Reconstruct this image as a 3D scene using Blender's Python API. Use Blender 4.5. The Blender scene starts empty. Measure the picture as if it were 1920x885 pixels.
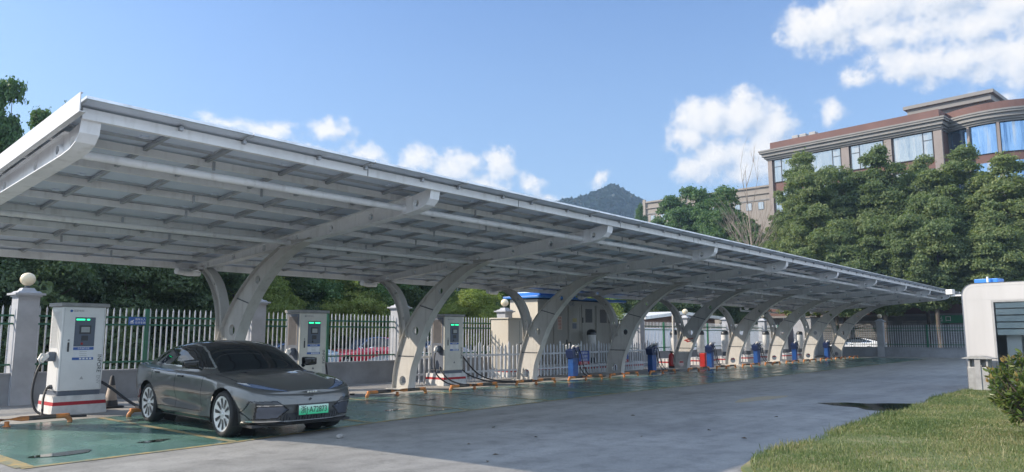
import bpy, bmesh, math, random
import numpy as np
from mathutils import Vector, Matrix
R = math.radians
sc = bpy.context.scene
COL = sc.collection
rng = random.Random(7)

# ---------------------------------------------------------------- helpers
def link(o, parent=None):
    COL.objects.link(o)
    if parent is not None:
        o.parent = parent
    return o

def origin(o):
    v = Vector((0, 0, 0))
    while o is not None:
        v += o.location
        o = o.parent
    return v

def tag(o, label=None, cat=None, group=None, kind=None):
    if label: o['label'] = label
    if cat: o['category'] = cat
    if group: o['group'] = group
    if kind: o['kind'] = kind
    return o

def empty(name, loc, label, cat, group=None, rz=0.0):
    o = bpy.data.objects.new(name, None)
    o.empty_display_size = 0.3
    o.location = loc
    o.rotation_euler = (0, 0, rz)
    link(o)
    return tag(o, label, cat, group)

class MB:
    """collects shapes and links them as one mesh object"""
    def __init__(self):
        self.v = []; self.f = []; self.sm = []; self.mi = []
        self.cur = 0
    def add(self, vs, fs, smooth=False):
        n = len(self.v)
        self.v.extend([tuple(p) for p in vs])
        for f in fs:
            self.f.append([i + n for i in f]); self.sm.append(smooth); self.mi.append(self.cur)
        return self
    def box(self, x0, x1, y0, y1, z0, z1, taper=0.0):
        t = taper
        vs = [(x0, y0, z0), (x1, y0, z0), (x1, y1, z0), (x0, y1, z0),
              (x0+t, y0+t, z1), (x1-t, y0+t, z1), (x1-t, y1-t, z1), (x0+t, y1-t, z1)]
        return self.add(vs, [(0,3,2,1), (4,5,6,7), (0,1,5,4), (1,2,6,5), (2,3,7,6), (3,0,4,7)])
    def hexa(self, lo, hi):
        """two quads (lo, hi), both counter clockwise seen from hi"""
        return self.add(list(lo)+list(hi), [(3,2,1,0), (4,5,6,7), (0,1,5,4), (1,2,6,5), (2,3,7,6), (3,0,4,7)])
    def bevbox(self, x0, x1, y0, y1, z0, z1, b=0.02):
        """box with chamfered vertical and horizontal edges"""
        bm = bmesh.new()
        bmesh.ops.create_cube(bm, size=1.0)
        for v in bm.verts:
            v.co = Vector(((x0+x1)/2 + v.co.x*(x1-x0), (y0+y1)/2 + v.co.y*(y1-y0), (z0+z1)/2 + v.co.z*(z1-z0)))
        bmesh.ops.bevel(bm, geom=bm.edges[:], offset=b, segments=2, affect='EDGES', profile=0.5)
        return self.bm(bm)
    def bm(self, bm, smooth=False, mat=None):
        bm.verts.ensure_lookup_table(); bm.verts.index_update()
        vs = [(mat @ v.co if mat else v.co.copy()) for v in bm.verts]
        fs = [[v.index for v in f.verts] for f in bm.faces]
        self.add(vs, fs, smooth); bm.free()
        return self
    def tube(self, path, r, n=8, cap=True, smooth=True):
        P = [Vector(p) for p in path]
        rs = r if isinstance(r, (list, tuple)) else [r]*len(P)
        vs = []; fs = []
        up = None
        for i, p in enumerate(P):
            d = (P[min(i+1, len(P)-1)] - P[max(i-1, 0)])
            if d.length < 1e-9: d = Vector((0,0,1))
            d.normalize()
            if up is None:
                up = Vector((0,0,1)) if abs(d.z) < 0.9 else Vector((1,0,0))
            a = d.cross(up)
            if a.length < 1e-6: a = d.cross(Vector((0,1,0)))
            a.normalize(); b = d.cross(a).normalized(); up = -b if False else up
            for k in range(n):
                t = 2*math.pi*k/n
                vs.append(p + (a*math.cos(t) + b*math.sin(t))*rs[i])
        for i in range(len(P)-1):
            for k in range(n):
                k2 = (k+1) % n
                fs.append((i*n+k, i*n+k2, (i+1)*n+k2, (i+1)*n+k))
        self.add(vs, fs, smooth)
        if cap:
            self.add(vs[:n], [tuple(range(n))[::-1]]); self.add(vs[-n:], [tuple(range(n))])
        return self
    def lathe(self, prof, c=(0,0,0), n=24, axis='z', smooth=True):
        vs = []; fs = []
        m = len(prof)
        for k in range(n):
            t = 2*math.pi*k/n
            for (r, h) in prof:
                x, y = r*math.cos(t), r*math.sin(t)
                if axis == 'z': vs.append((c[0]+x, c[1]+y, c[2]+h))
                elif axis == 'x': vs.append((c[0]+h, c[1]+x, c[2]+y))
                else: vs.append((c[0]+x, c[1]+h, c[2]+y))
        for k in range(n):
            k2 = (k+1) % n
            for j in range(m-1):
                fs.append((k*m+j, k2*m+j, k2*m+j+1, k*m+j+1))
        return self.add(vs, fs, smooth)
    def prism(self, poly, axis, a0, a1):
        """extrude a 2D polygon along an axis: axis x -> (y,z), y -> (x,z), z -> (x,y)"""
        def P(u, w, a):
            return (a,u,w) if axis == 'x' else ((u,a,w) if axis == 'y' else (u,w,a))
        n = len(poly)
        vs = [P(u,w,a0) for u,w in poly] + [P(u,w,a1) for u,w in poly]
        fs = [tuple(range(n))[::-1], tuple(range(n, 2*n))]
        for i in range(n):
            j = (i+1) % n
            fs.append((i, j, n+j, n+i))
        return self.add(vs, fs)
    def plate(self, outline, holes, axis, a0, a1):
        """flat plate with round holes cut through it"""
        bm = bmesh.new()
        def P(u, w, a):
            return (a,u,w) if axis == 'x' else ((u,a,w) if axis == 'y' else (u,w,a))
        loops = [outline] + [[(cx+rr*math.cos(2*math.pi*k/18), cy+rr*math.sin(2*math.pi*k/18)) for k in range(18)] for cx, cy, rr in holes]
        edges = []
        for lp in loops:
            vv = [bm.verts.new(P(u, w, a0)) for u, w in lp]
            for i in range(len(vv)):
                edges.append(bm.edges.new((vv[i], vv[(i+1) % len(vv)])))
        res = bmesh.ops.triangle_fill(bm, use_beauty=True, use_dissolve=False, edges=edges)
        faces = [g for g in bm.faces]
        ext = bmesh.ops.extrude_face_region(bm, geom=faces)
        d = Vector(P(0,0,a1)) - Vector(P(0,0,a0))
        for g in ext['geom']:
            if isinstance(g, bmesh.types.BMVert): g.co += d
        bmesh.ops.recalc_face_normals(bm, faces=bm.faces[:])
        return self.bm(bm)
    def strip(self, path, half, axis='x', c=0.0, th=0.012):
        """a bent flat bar: path of (y,z) points, width across x"""
        n = len(path)
        vs = []
        for i,(y,z) in enumerate(path):
            y0,z0 = path[max(i-1,0)]; y1,z1 = path[min(i+1,n-1)]
            l = math.hypot(y1-y0, z1-z0) or 1
            ny, nz = -(z1-z0)/l*th/2, (y1-y0)/l*th/2
            vs += [(c-half,y+ny,z+nz),(c+half,y+ny,z+nz),(c+half,y-ny,z-nz),(c-half,y-ny,z-nz)]
        fs = []
        for i in range(n-1):
            a, b = 4*i, 4*i+4
            for k in range(4):
                k2 = (k+1) % 4
                fs.append((a+k, a+k2, b+k2, b+k))
        fs += [(0,1,2,3)[::-1], tuple(4*(n-1)+k for k in range(4))]
        return self.add(vs, fs)
    def build(self, name, mats, parent=None, local=False):
        if not isinstance(mats, (list, tuple)): mats = [mats]
        me = bpy.data.meshes.new(name)
        off = Vector((0,0,0)) if (parent is None or local) else origin(parent)
        me.from_pydata([(p[0]-off.x, p[1]-off.y, p[2]-off.z) for p in self.v], [], self.f)
        for m in mats: me.materials.append(m)
        me.polygons.foreach_set('use_smooth', self.sm)
        if len(mats) > 1: me.polygons.foreach_set('material_index', self.mi)
        bm = bmesh.new(); bm.from_mesh(me)
        bmesh.ops.recalc_face_normals(bm, faces=bm.faces[:])
        bm.to_mesh(me); bm.free()
        me.update()
        return link(bpy.data.objects.new(name, me), parent)

def np_mesh(name, V, F, mat, parent=None, smooth=False):
    """V (n,3) array, F (m,k) array of equal sized faces"""
    me = bpy.data.meshes.new(name)
    n, m, k = len(V), len(F), F.shape[1]
    me.vertices.add(n); me.loops.add(m*k); me.polygons.add(m)
    me.vertices.foreach_set('co', np.ascontiguousarray(V, dtype=np.float32).ravel())
    me.loops.foreach_set('vertex_index', np.ascontiguousarray(F, dtype=np.int32).ravel())
    me.polygons.foreach_set('loop_start', np.arange(0, m*k, k, dtype=np.int32))
    me.polygons.foreach_set('use_smooth', np.full(m, smooth))
    me.materials.append(mat)
    me.update(calc_edges=True)
    return link(bpy.data.objects.new(name, me), parent)

def copy_tree(o, parent=None):
    c = o.copy(); COL.objects.link(c); c.parent = parent
    for ch in list(o.children):
        copy_tree(ch, c)
    return c

def text_mesh(name, s, size, mat, parent, M, extrude=0.001, align='CENTER'):
    cu = bpy.data.curves.new(name, 'FONT')
    cu.body = s; cu.size = size; cu.align_x = align; cu.align_y = 'CENTER'; cu.extrude = extrude
    ob = bpy.data.objects.new(name, cu)
    COL.objects.link(ob)
    bpy.context.view_layer.update()
    dg = bpy.context.evaluated_depsgraph_get()
    me = bpy.data.meshes.new_from_object(ob.evaluated_get(dg))
    bpy.data.objects.remove(ob); bpy.data.curves.remove(cu)
    me.transform(M)
    me.materials.clear(); me.materials.append(mat)
    me.name = name
    return link(bpy.data.objects.new(name, me), parent)

FRONT = Matrix.Rotation(R(90), 4, 'X')        # text lying in XY -> facing -Y
def at_front(x, y, z, roll=0.0):
    return Matrix.Translation((x, y, z)) @ FRONT @ Matrix.Rotation(roll, 4, 'Z')

# ---------------------------------------------------------------- materials
def mat(name):
    m = bpy.data.materials.new(name); m.use_nodes = True
    nt = m.node_tree
    return m, nt, nt.nodes['Principled BSDF'], nt.nodes, nt.links

def N(nt, t, **kw):
    n = nt.nodes.new(t)
    for k, v in kw.items():
        if k.startswith('i_'): n.inputs[k[2:].replace('_', ' ')].default_value = v
        else: setattr(n, k, v)
    return n

def ramp(nt, stops):
    r = nt.nodes.new('ShaderNodeValToRGB')
    e = r.color_ramp.elements
    while len(e) < len(stops): e.new(0.5)
    for el, (p, c) in zip(e, stops):
        el.position = p
        el.color = (c[0], c[1], c[2], 1) if isinstance(c, (tuple, list)) else (c, c, c, 1)
    return r

def weathered(name, col, col2=None, rough=0.5, metal=0.0, scale=3.0, amt=0.5, bump=0.0, streak=False, coat=0.0, rough_var=0.12, spec=0.5):
    """painted or cast surface with patchy dirt of its own"""
    m, nt, b, nodes, L = mat(name)
    tc = N(nt, 'ShaderNodeTexCoord')
    mp = N(nt, 'ShaderNodeMapping')
    if streak: mp.inputs['Scale'].default_value = (1, 1, 0.12)
    L.new(tc.outputs['Object'], mp.inputs['Vector'])
    no = N(nt, 'ShaderNodeTexNoise'); no.inputs['Scale'].default_value = scale; no.inputs['Detail'].default_value = 6; no.inputs['Roughness'].default_value = 0.65
    L.new(mp.outputs['Vector'], no.inputs['Vector'])
    col2 = col2 or tuple(c*0.72 for c in col)
    rp = ramp(nt, [(0.35, col2), (0.35+0.45*(1-amt)+0.05, col), (1.0, col)])
    L.new(no.outputs['Fac'], rp.inputs['Fac']); L.new(rp.outputs['Color'], b.inputs['Base Color'])
    mr = N(nt, 'ShaderNodeMapRange'); mr.inputs['To Min'].default_value = rough+rough_var; mr.inputs['To Max'].default_value = max(0.03, rough-rough_var)
    L.new(no.outputs['Fac'], mr.inputs['Value']); L.new(mr.outputs['Result'], b.inputs['Roughness'])
    b.inputs['Metallic'].default_value = metal
    b.inputs['Specular IOR Level'].default_value = spec
    if coat: b.inputs['Coat Weight'].default_value = coat; b.inputs['Coat Roughness'].default_value = 0.06
    if bump:
        n2 = N(nt, 'ShaderNodeTexNoise'); n2.inputs['Scale'].default_value = scale*12; n2.inputs['Detail'].default_value = 4
        L.new(tc.outputs['Object'], n2.inputs['Vector'])
        bp = N(nt, 'ShaderNodeBump'); bp.inputs['Strength'].default_value = bump; bp.inputs['Distance'].default_value = 0.02
        L.new(n2.outputs['Fac'], bp.inputs['Height']); L.new(bp.outputs['Normal'], b.inputs['Normal'])
    return m

def grimy(name, col, rough=0.45):
    """painted steel with chalky patches, rust specks and dirty runs of its own"""
    m, nt, b, nodes, L = mat(name)
    tc = N(nt, 'ShaderNodeTexCoord')
    n1 = N(nt, 'ShaderNodeTexNoise'); n1.inputs['Scale'].default_value = 1.3; n1.inputs['Detail'].default_value = 7; n1.inputs['Roughness'].default_value = 0.65
    L.new(tc.outputs['Object'], n1.inputs['Vector'])
    r1 = ramp(nt, [(0.30, tuple(c*0.84 for c in col)), (0.52, col), (0.75, tuple(min(1,c*1.05) for c in col))]); L.new(n1.outputs['Fac'], r1.inputs['Fac'])
    mp = N(nt, 'ShaderNodeMapping'); mp.inputs['Scale'].default_value = (7,7,0.7); L.new(tc.outputs['Object'], mp.inputs['Vector'])
    n2 = N(nt, 'ShaderNodeTexNoise'); n2.inputs['Scale'].default_value = 1.0; n2.inputs['Detail'].default_value = 5; L.new(mp.outputs['Vector'], n2.inputs['Vector'])
    r2 = ramp(nt, [(0.28,(0.80,0.79,0.77)),(0.46,(1,1,1))]); L.new(n2.outputs['Fac'], r2.inputs['Fac'])
    mx = N(nt, 'ShaderNodeMix', data_type='RGBA', blend_type='MULTIPLY'); mx.inputs['Factor'].default_value = 0.8
    L.new(r1.outputs['Color'], mx.inputs['A']); L.new(r2.outputs['Color'], mx.inputs['B'])
    n3 = N(nt, 'ShaderNodeTexNoise'); n3.inputs['Scale'].default_value = 4.5; n3.inputs['Detail'].default_value = 9; n3.inputs['Roughness'].default_value = 0.8; L.new(tc.outputs['Object'], n3.inputs['Vector'])
    r3 = ramp(nt, [(0.69,0.0),(0.77,0.6)]); L.new(n3.outputs['Fac'], r3.inputs['Fac'])
    m2 = N(nt, 'ShaderNodeMix', data_type='RGBA'); m2.inputs['B'].default_value = (0.24,0.16,0.10,1)
    L.new(r3.outputs['Color'], m2.inputs['Factor']); L.new(mx.outputs['Result'], m2.inputs['A']); L.new(m2.outputs['Result'], b.inputs['Base Color'])
    mr = N(nt, 'ShaderNodeMapRange'); mr.inputs['To Min'].default_value = rough+0.15; mr.inputs['To Max'].default_value = rough-0.1
    L.new(n1.outputs['Fac'], mr.inputs['Value']); L.new(mr.outputs['Result'], b.inputs['Roughness'])
    return m

def plain(name, col, rough=0.5, metal=0.0, emit=0.0, ecol=None, coat=0.0):
    m, nt, b, nodes, L = mat(name)
    tc = N(nt, 'ShaderNodeTexCoord'); no = N(nt, 'ShaderNodeTexNoise'); no.inputs['Scale'].default_value = 9
    L.new(tc.outputs['Object'], no.inputs['Vector'])
    rp = ramp(nt, [(0.3, tuple(c*0.9 for c in col)), (0.7, col)])
    L.new(no.outputs['Fac'], rp.inputs['Fac']); L.new(rp.outputs['Color'], b.inputs['Base Color'])
    b.inputs['Roughness'].default_value = rough; b.inputs['Metallic'].default_value = metal
    if coat: b.inputs['Coat Weight'].default_value = coat; b.inputs['Coat Roughness'].default_value = 0.05
    if emit:
        b.inputs['Emission Color'].default_value = (*(ecol or col), 1); b.inputs['Emission Strength'].default_value = emit
    return m

def banded(name, axis, stops, rough=0.5, const=True, coat=0.0):
    """colour bands painted along an object axis; stops = [(position in metres, colour)] ascending"""
    m, nt, b, nodes, L = mat(name)
    tc = N(nt, 'ShaderNodeTexCoord'); sp = N(nt, 'ShaderNodeSeparateXYZ')
    L.new(tc.outputs['Object'], sp.inputs['Vector'])
    lo, hi = stops[0][0], stops[-1][0]
    mr = N(nt, 'ShaderNodeMapRange'); mr.inputs['From Min'].default_value = lo; mr.inputs['From Max'].default_value = hi
    L.new(sp.outputs[axis], mr.inputs['Value'])
    rp = ramp(nt, [((p-lo)/(hi-lo), c) for p, c in stops])
    rp.color_ramp.interpolation = 'CONSTANT' if const else 'LINEAR'
    L.new(mr.outputs['Result'], rp.inputs['Fac'])
    no = N(nt, 'ShaderNodeTexNoise'); no.inputs['Scale'].default_value = 6; no.inputs['Detail'].default_value = 5
    L.new(tc.outputs['Object'], no.inputs['Vector'])
    mx = N(nt, 'ShaderNodeMix', data_type='RGBA', blend_type='MULTIPLY'); mx.inputs['Factor'].default_value = 0.6
    r2 = ramp(nt, [(0.3, 0.6), (0.62, 1.0)])
    L.new(no.outputs['Fac'], r2.inputs['Fac'])
    L.new(rp.outputs['Color'], mx.inputs['A']); L.new(r2.outputs['Color'], mx.inputs['B'])
    L.new(mx.outputs['Result'], b.inputs['Base Color'])
    b.inputs['Roughness'].default_value = rough
    if coat: b.inputs['Coat Weight'].default_value = coat
    return m

def leaf_mat(name, c0, c1, c2, scale=0.35, trans=0.35, rough=0.55):
    m, nt, b, nodes, L = mat(name)
    geo = N(nt, 'ShaderNodeNewGeometry'); tc = N(nt, 'ShaderNodeTexCoord'); oi = N(nt, 'ShaderNodeObjectInfo')
    no = N(nt, 'ShaderNodeTexNoise'); no.inputs['Scale'].default_value = scale; no.inputs['Detail'].default_value = 3
    L.new(tc.outputs['Object'], no.inputs['Vector'])
    ma = N(nt, 'ShaderNodeMath', operation='MULTIPLY_ADD'); ma.inputs[1].default_value = 0.45; 
    L.new(geo.outputs['Random Per Island'], ma.inputs[0]); 
    m2 = N(nt, 'ShaderNodeMath', operation='MULTIPLY_ADD'); m2.inputs[1].default_value = 0.9; m2.inputs[2].default_value = -0.2
    L.new(no.outputs['Fac'], m2.inputs[0]); L.new(m2.outputs[0], ma.inputs[2])
    m3 = N(nt, 'ShaderNodeMath', operation='MULTIPLY_ADD'); m3.inputs[1].default_value = 0.16
    L.new(oi.outputs['Random'], m3.inputs[0]); L.new(ma.outputs[0], m3.inputs[2])
    rp = ramp(nt, [(0.15, c0), (0.55, c1), (0.95, c2)])
    L.new(m3.outputs[0], rp.inputs['Fac'])
    L.new(rp.outputs['Color'], b.inputs['Base Color'])
    b.inputs['Roughness'].default_value = rough; b.inputs['Specular IOR Level'].default_value = 0.35
    tr = N(nt, 'ShaderNodeBsdfTranslucent')
    hs = N(nt, 'ShaderNodeMix', data_type='RGBA', blend_type='MULTIPLY'); hs.inputs['Factor'].default_value = 1.0; hs.inputs['B'].default_value = (1.25, 1.35, 0.55, 1)
    L.new(rp.outputs['Color'], hs.inputs['A']); L.new(hs.outputs['Result'], tr.inputs['Color'])
    mx = N(nt, 'ShaderNodeMixShader'); mx.inputs['Fac'].default_value = trans
    L.new(b.outputs['BSDF'], mx.inputs[1]); L.new(tr.outputs['BSDF'], mx.inputs[2])
    L.new(mx.outputs['Shader'], nodes['Material Output'].inputs['Surface'])
    return m

def glass_dark(name, col=(0.01, 0.012, 0.015), rough=0.03, metal=0.0):
    m, nt, b, nodes, L = mat(name)
    tc = N(nt, 'ShaderNodeTexCoord'); no = N(nt, 'ShaderNodeTexNoise'); no.inputs['Scale'].default_value = 1.3
    L.new(tc.outputs['Object'], no.inputs['Vector'])
    mr = N(nt, 'ShaderNodeMapRange'); mr.inputs['To Min'].default_value = rough; mr.inputs['To Max'].default_value = rough+0.03
    L.new(no.outputs['Fac'], mr.inputs['Value']); L.new(mr.outputs['Result'], b.inputs['Roughness'])
    b.inputs['Base Color'].default_value = (*col, 1); b.inputs['Metallic'].default_value = metal
    b.inputs['IOR'].default_value = 1.52
    return m

M = {}
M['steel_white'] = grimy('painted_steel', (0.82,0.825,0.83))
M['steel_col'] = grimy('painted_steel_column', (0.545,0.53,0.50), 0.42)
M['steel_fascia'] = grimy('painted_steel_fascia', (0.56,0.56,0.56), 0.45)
M['alu'] = weathered('aluminium_rail', (0.50,0.52,0.55), rough=0.4, metal=0.6, scale=2.0)
M['backsheet'] = weathered('panel_backsheet', (0.68,0.75,0.86), (0.60,0.67,0.78), rough=0.5, scale=0.8, amt=0.4)
M['panel_top'] = plain('panel_glass', (0.012,0.018,0.04), rough=0.12)
M['panel_frame'] = weathered('panel_frame', (0.62,0.64,0.67), rough=0.35, metal=0.7, scale=3)
M['black'] = plain('black_rubber', (0.018,0.018,0.02), rough=0.55)
M['black_plastic'] = plain('black_plastic', (0.03,0.032,0.035), rough=0.35)
M['dark_grey'] = plain('dark_grey_paint', (0.075,0.085,0.10), rough=0.45)
M['white_paint'] = weathered('white_paint', (0.78,0.78,0.77), (0.60,0.60,0.58), rough=0.45, scale=2.5, amt=0.35)
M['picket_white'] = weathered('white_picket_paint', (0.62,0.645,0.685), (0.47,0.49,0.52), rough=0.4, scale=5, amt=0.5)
M['green_rail'] = weathered('green_rail_paint', (0.025,0.16,0.085), (0.02,0.10,0.06), rough=0.4, scale=4)
M['wall_grey'] = weathered('grey_rendered_wall', (0.30,0.31,0.33), (0.22,0.225,0.235), rough=0.85, scale=0.9, amt=0.55, bump=0.15)
M['pillar_grey'] = weathered('grey_pillar_paint', (0.42,0.43,0.46), (0.32,0.33,0.35), rough=0.8, scale=1.4, amt=0.5, bump=0.1)
M['globe'] = plain('opal_globe', (0.82,0.70,0.50), rough=0.25)
M['charger_white'] = weathered('charger_white_paint', (0.80,0.80,0.79), (0.70,0.70,0.69), rough=0.32, scale=1.5, amt=0.3, coat=0.3)
M['charger_cream'] = weathered('charger_cream_paint', (0.66,0.645,0.58), (0.52,0.50,0.44), rough=0.38, scale=1.5, amt=0.4, coat=0.2)
M['charger_side'] = weathered('charger_grey_side', (0.125,0.145,0.185), (0.10,0.115,0.145), rough=0.5, scale=2.0, amt=0.4)
M['cap_grey'] = weathered('charger_cap_grey', (0.33,0.33,0.33), rough=0.5, scale=3)
M['vent_brown'] = banded('vent_louvres', 'Z', [(0,(0.26,0.23,0.21)),(4,(0.26,0.23,0.21))], rough=0.6)
M['panel_blue'] = plain('screen_panel_slate', (0.085,0.105,0.145), rough=0.35)
M['screen'] = plain('display_screen', (0.36,0.38,0.38), rough=0.15)
M['led'] = plain('green_led', (0.02,0.5,0.18), rough=0.3, emit=1.1, ecol=(0.02,0.85,0.33))
M['sticker_blue'] = plain('blue_sticker', (0.04,0.12,0.40), rough=0.4)
M['sticker_white'] = plain('white_sticker', (0.75,0.76,0.78), rough=0.45)
M['text_black'] = plain('black_lettering', (0.02,0.02,0.02), rough=0.5)
M['text_grey'] = plain('grey_lettering', (0.42,0.42,0.42), rough=0.5)
M['text_white'] = plain('white_lettering', (0.8,0.82,0.85), rough=0.5)
M['plinth'] = banded('white_plinth_red_stripe', 'Z', [(0,(0.66,0.65,0.63)),(0.20,(0.42,0.02,0.03)),(0.275,(0.68,0.67,0.66)),(0.6,(0.68,0.67,0.66))], rough=0.7)
M['disp_blue'] = weathered('dispenser_blue', (0.015,0.085,0.32), (0.012,0.06,0.22), rough=0.35, scale=2, coat=0.3)
M['disp_dark'] = weathered('dispenser_navy', (0.015,0.03,0.10), rough=0.4, scale=2)
M['red'] = weathered('red_enamel', (0.45,0.025,0.02), (0.32,0.02,0.02), rough=0.35, scale=3)
M['cabinet'] = weathered('beige_cabinet', (0.36,0.345,0.30), (0.29,0.275,0.24), rough=0.55, scale=0.8, amt=0.5, streak=True)
M['cabinet_end'] = weathered('cream_cabinet_end', (0.60,0.56,0.48), (0.50,0.46,0.39), rough=0.6, scale=0.8, amt=0.4, streak=True)
M['roof_blue'] = weathered('blue_sheet_roof', (0.03,0.20,0.62), (0.025,0.15,0.45), rough=0.4, scale=1.2)
M['chrome'] = plain('chrome_trim', (0.75,0.76,0.78), rough=0.14, metal=1.0)
M['concrete_pl'] = weathered('old_concrete', (0.34,0.33,0.31), (0.24,0.235,0.225), rough=0.85, scale=1.3, bump=0.15)
M['brown_cap'] = plain('conc_dark', (0.05,0.05,0.055), rough=0.6)
M['stop'] = None
def stop_material():
    m, nt, b, nodes, L = mat('orange_black_stop')
    tc = N(nt, 'ShaderNodeTexCoord'); sp = N(nt, 'ShaderNodeSeparateXYZ'); L.new(tc.outputs['Object'], sp.inputs['Vector'])
    mr = N(nt, 'ShaderNodeMapRange'); mr.inputs['From Min'].default_value = -1.08; mr.inputs['From Max'].default_value = 1.08
    L.new(sp.outputs['X'], mr.inputs['Value'])
    O, K = (0.62,0.215,0.045), (0.02,0.022,0.026)
    rp = ramp(nt, [(0.0,O),(0.17,K),(0.38,O),(0.66,K),(0.87,O)]); rp.color_ramp.interpolation = 'CONSTANT'
    L.new(mr.outputs['Result'], rp.inputs['Fac'])
    no = N(nt, 'ShaderNodeTexNoise'); no.inputs['Scale'].default_value = 7; no.inputs['Detail'].default_value = 6
    L.new(tc.outputs['Object'], no.inputs['Vector'])
    r2 = ramp(nt, [(0.42,(0.0,0.0,0.0)),(0.62,(1,1,1))]); L.new(no.outputs['Fac'], r2.inputs['Fac'])
    mx = N(nt, 'ShaderNodeMix', data_type='RGBA'); mx.inputs['A'].default_value = (0.17,0.12,0.08,1)
    ad = N(nt, 'ShaderNodeMath', operation='MULTIPLY_ADD'); ad.inputs[1].default_value = 0.45; ad.inputs[2].default_value = 0.55
    L.new(r2.outputs['Color'], ad.inputs[0]); L.new(ad.outputs[0], mx.inputs['Factor']); L.new(rp.outputs['Color'], mx.inputs['B'])
    L.new(mx.outputs['Result'], b.inputs['Base Color']); b.inputs['Roughness'].default_value = 0.5
    return m
M['stop'] = stop_material()
M['bark'] = weathered('tree_bark', (0.13,0.105,0.08), (0.07,0.055,0.045), rough=0.9, scale=3, bump=0.4)
M['bark_pale'] = weathered('pale_twig_bark', (0.33,0.27,0.22), (0.22,0.18,0.15), rough=0.9, scale=3)
M['leaf_camphor'] = leaf_mat('camphor_leaves', (0.072,0.115,0.055), (0.150,0.200,0.088), (0.26,0.29,0.125), trans=0.42)
M['leaf_dark'] = leaf_mat('dark_leaves', (0.050,0.088,0.050), (0.090,0.135,0.070), (0.150,0.190,0.090), trans=0.45)
M['leaf_bright'] = leaf_mat('bright_leaves', (0.12,0.17,0.060), (0.21,0.26,0.085), (0.30,0.32,0.12), trans=0.5)
M['leaf_fresh'] = leaf_mat('fresh_green_leaves', (0.048,0.105,0.045), (0.085,0.160,0.062), (0.145,0.220,0.085))
M['leaf_bush'] = leaf_mat('photinia_leaves', (0.045,0.080,0.020), (0.10,0.145,0.035), (0.20,0.200,0.060), scale=2.0, trans=0.3, rough=0.35)
M['leaf_bush_tip'] = leaf_mat('photinia_new_leaves', (0.20,0.20,0.06), (0.30,0.22,0.08), (0.34,0.17,0.08), scale=2.0, trans=0.3, rough=0.35)
# ---------------------------------------------------------------- camera, sun, sky
YAW = R(40.4); FPX = 1387.0
CAMZ = 1.70
cam_d = bpy.data.cameras.new('camera'); cam = bpy.data.objects.new('camera', cam_d); COL.objects.link(cam)
cam.location = (0, 0, CAMZ)
pitch = math.atan(184.5/FPX)
cam.rotation_euler = (R(90)+pitch, 0, YAW-R(90))
cam_d.sensor_fit = 'HORIZONTAL'; cam_d.sensor_width = 36.0; cam_d.lens = 36.0*FPX/1920.0
cam_d.clip_start = 0.1; cam_d.clip_end = 5000
sc.camera = cam

SUN = Vector((-1.0, 1.2, 1.0)).normalized()
sd = bpy.data.lights.new('sun', 'SUN'); so = bpy.data.objects.new('sun', sd); COL.objects.link(so)
sd.energy = 3.2; sd.angle = R(0.55); sd.color = (1.0, 0.88, 0.73)
so.location = (-20, 24, 20)
so.rotation_euler = SUN.to_track_quat('Z', 'Y').to_euler()

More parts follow.
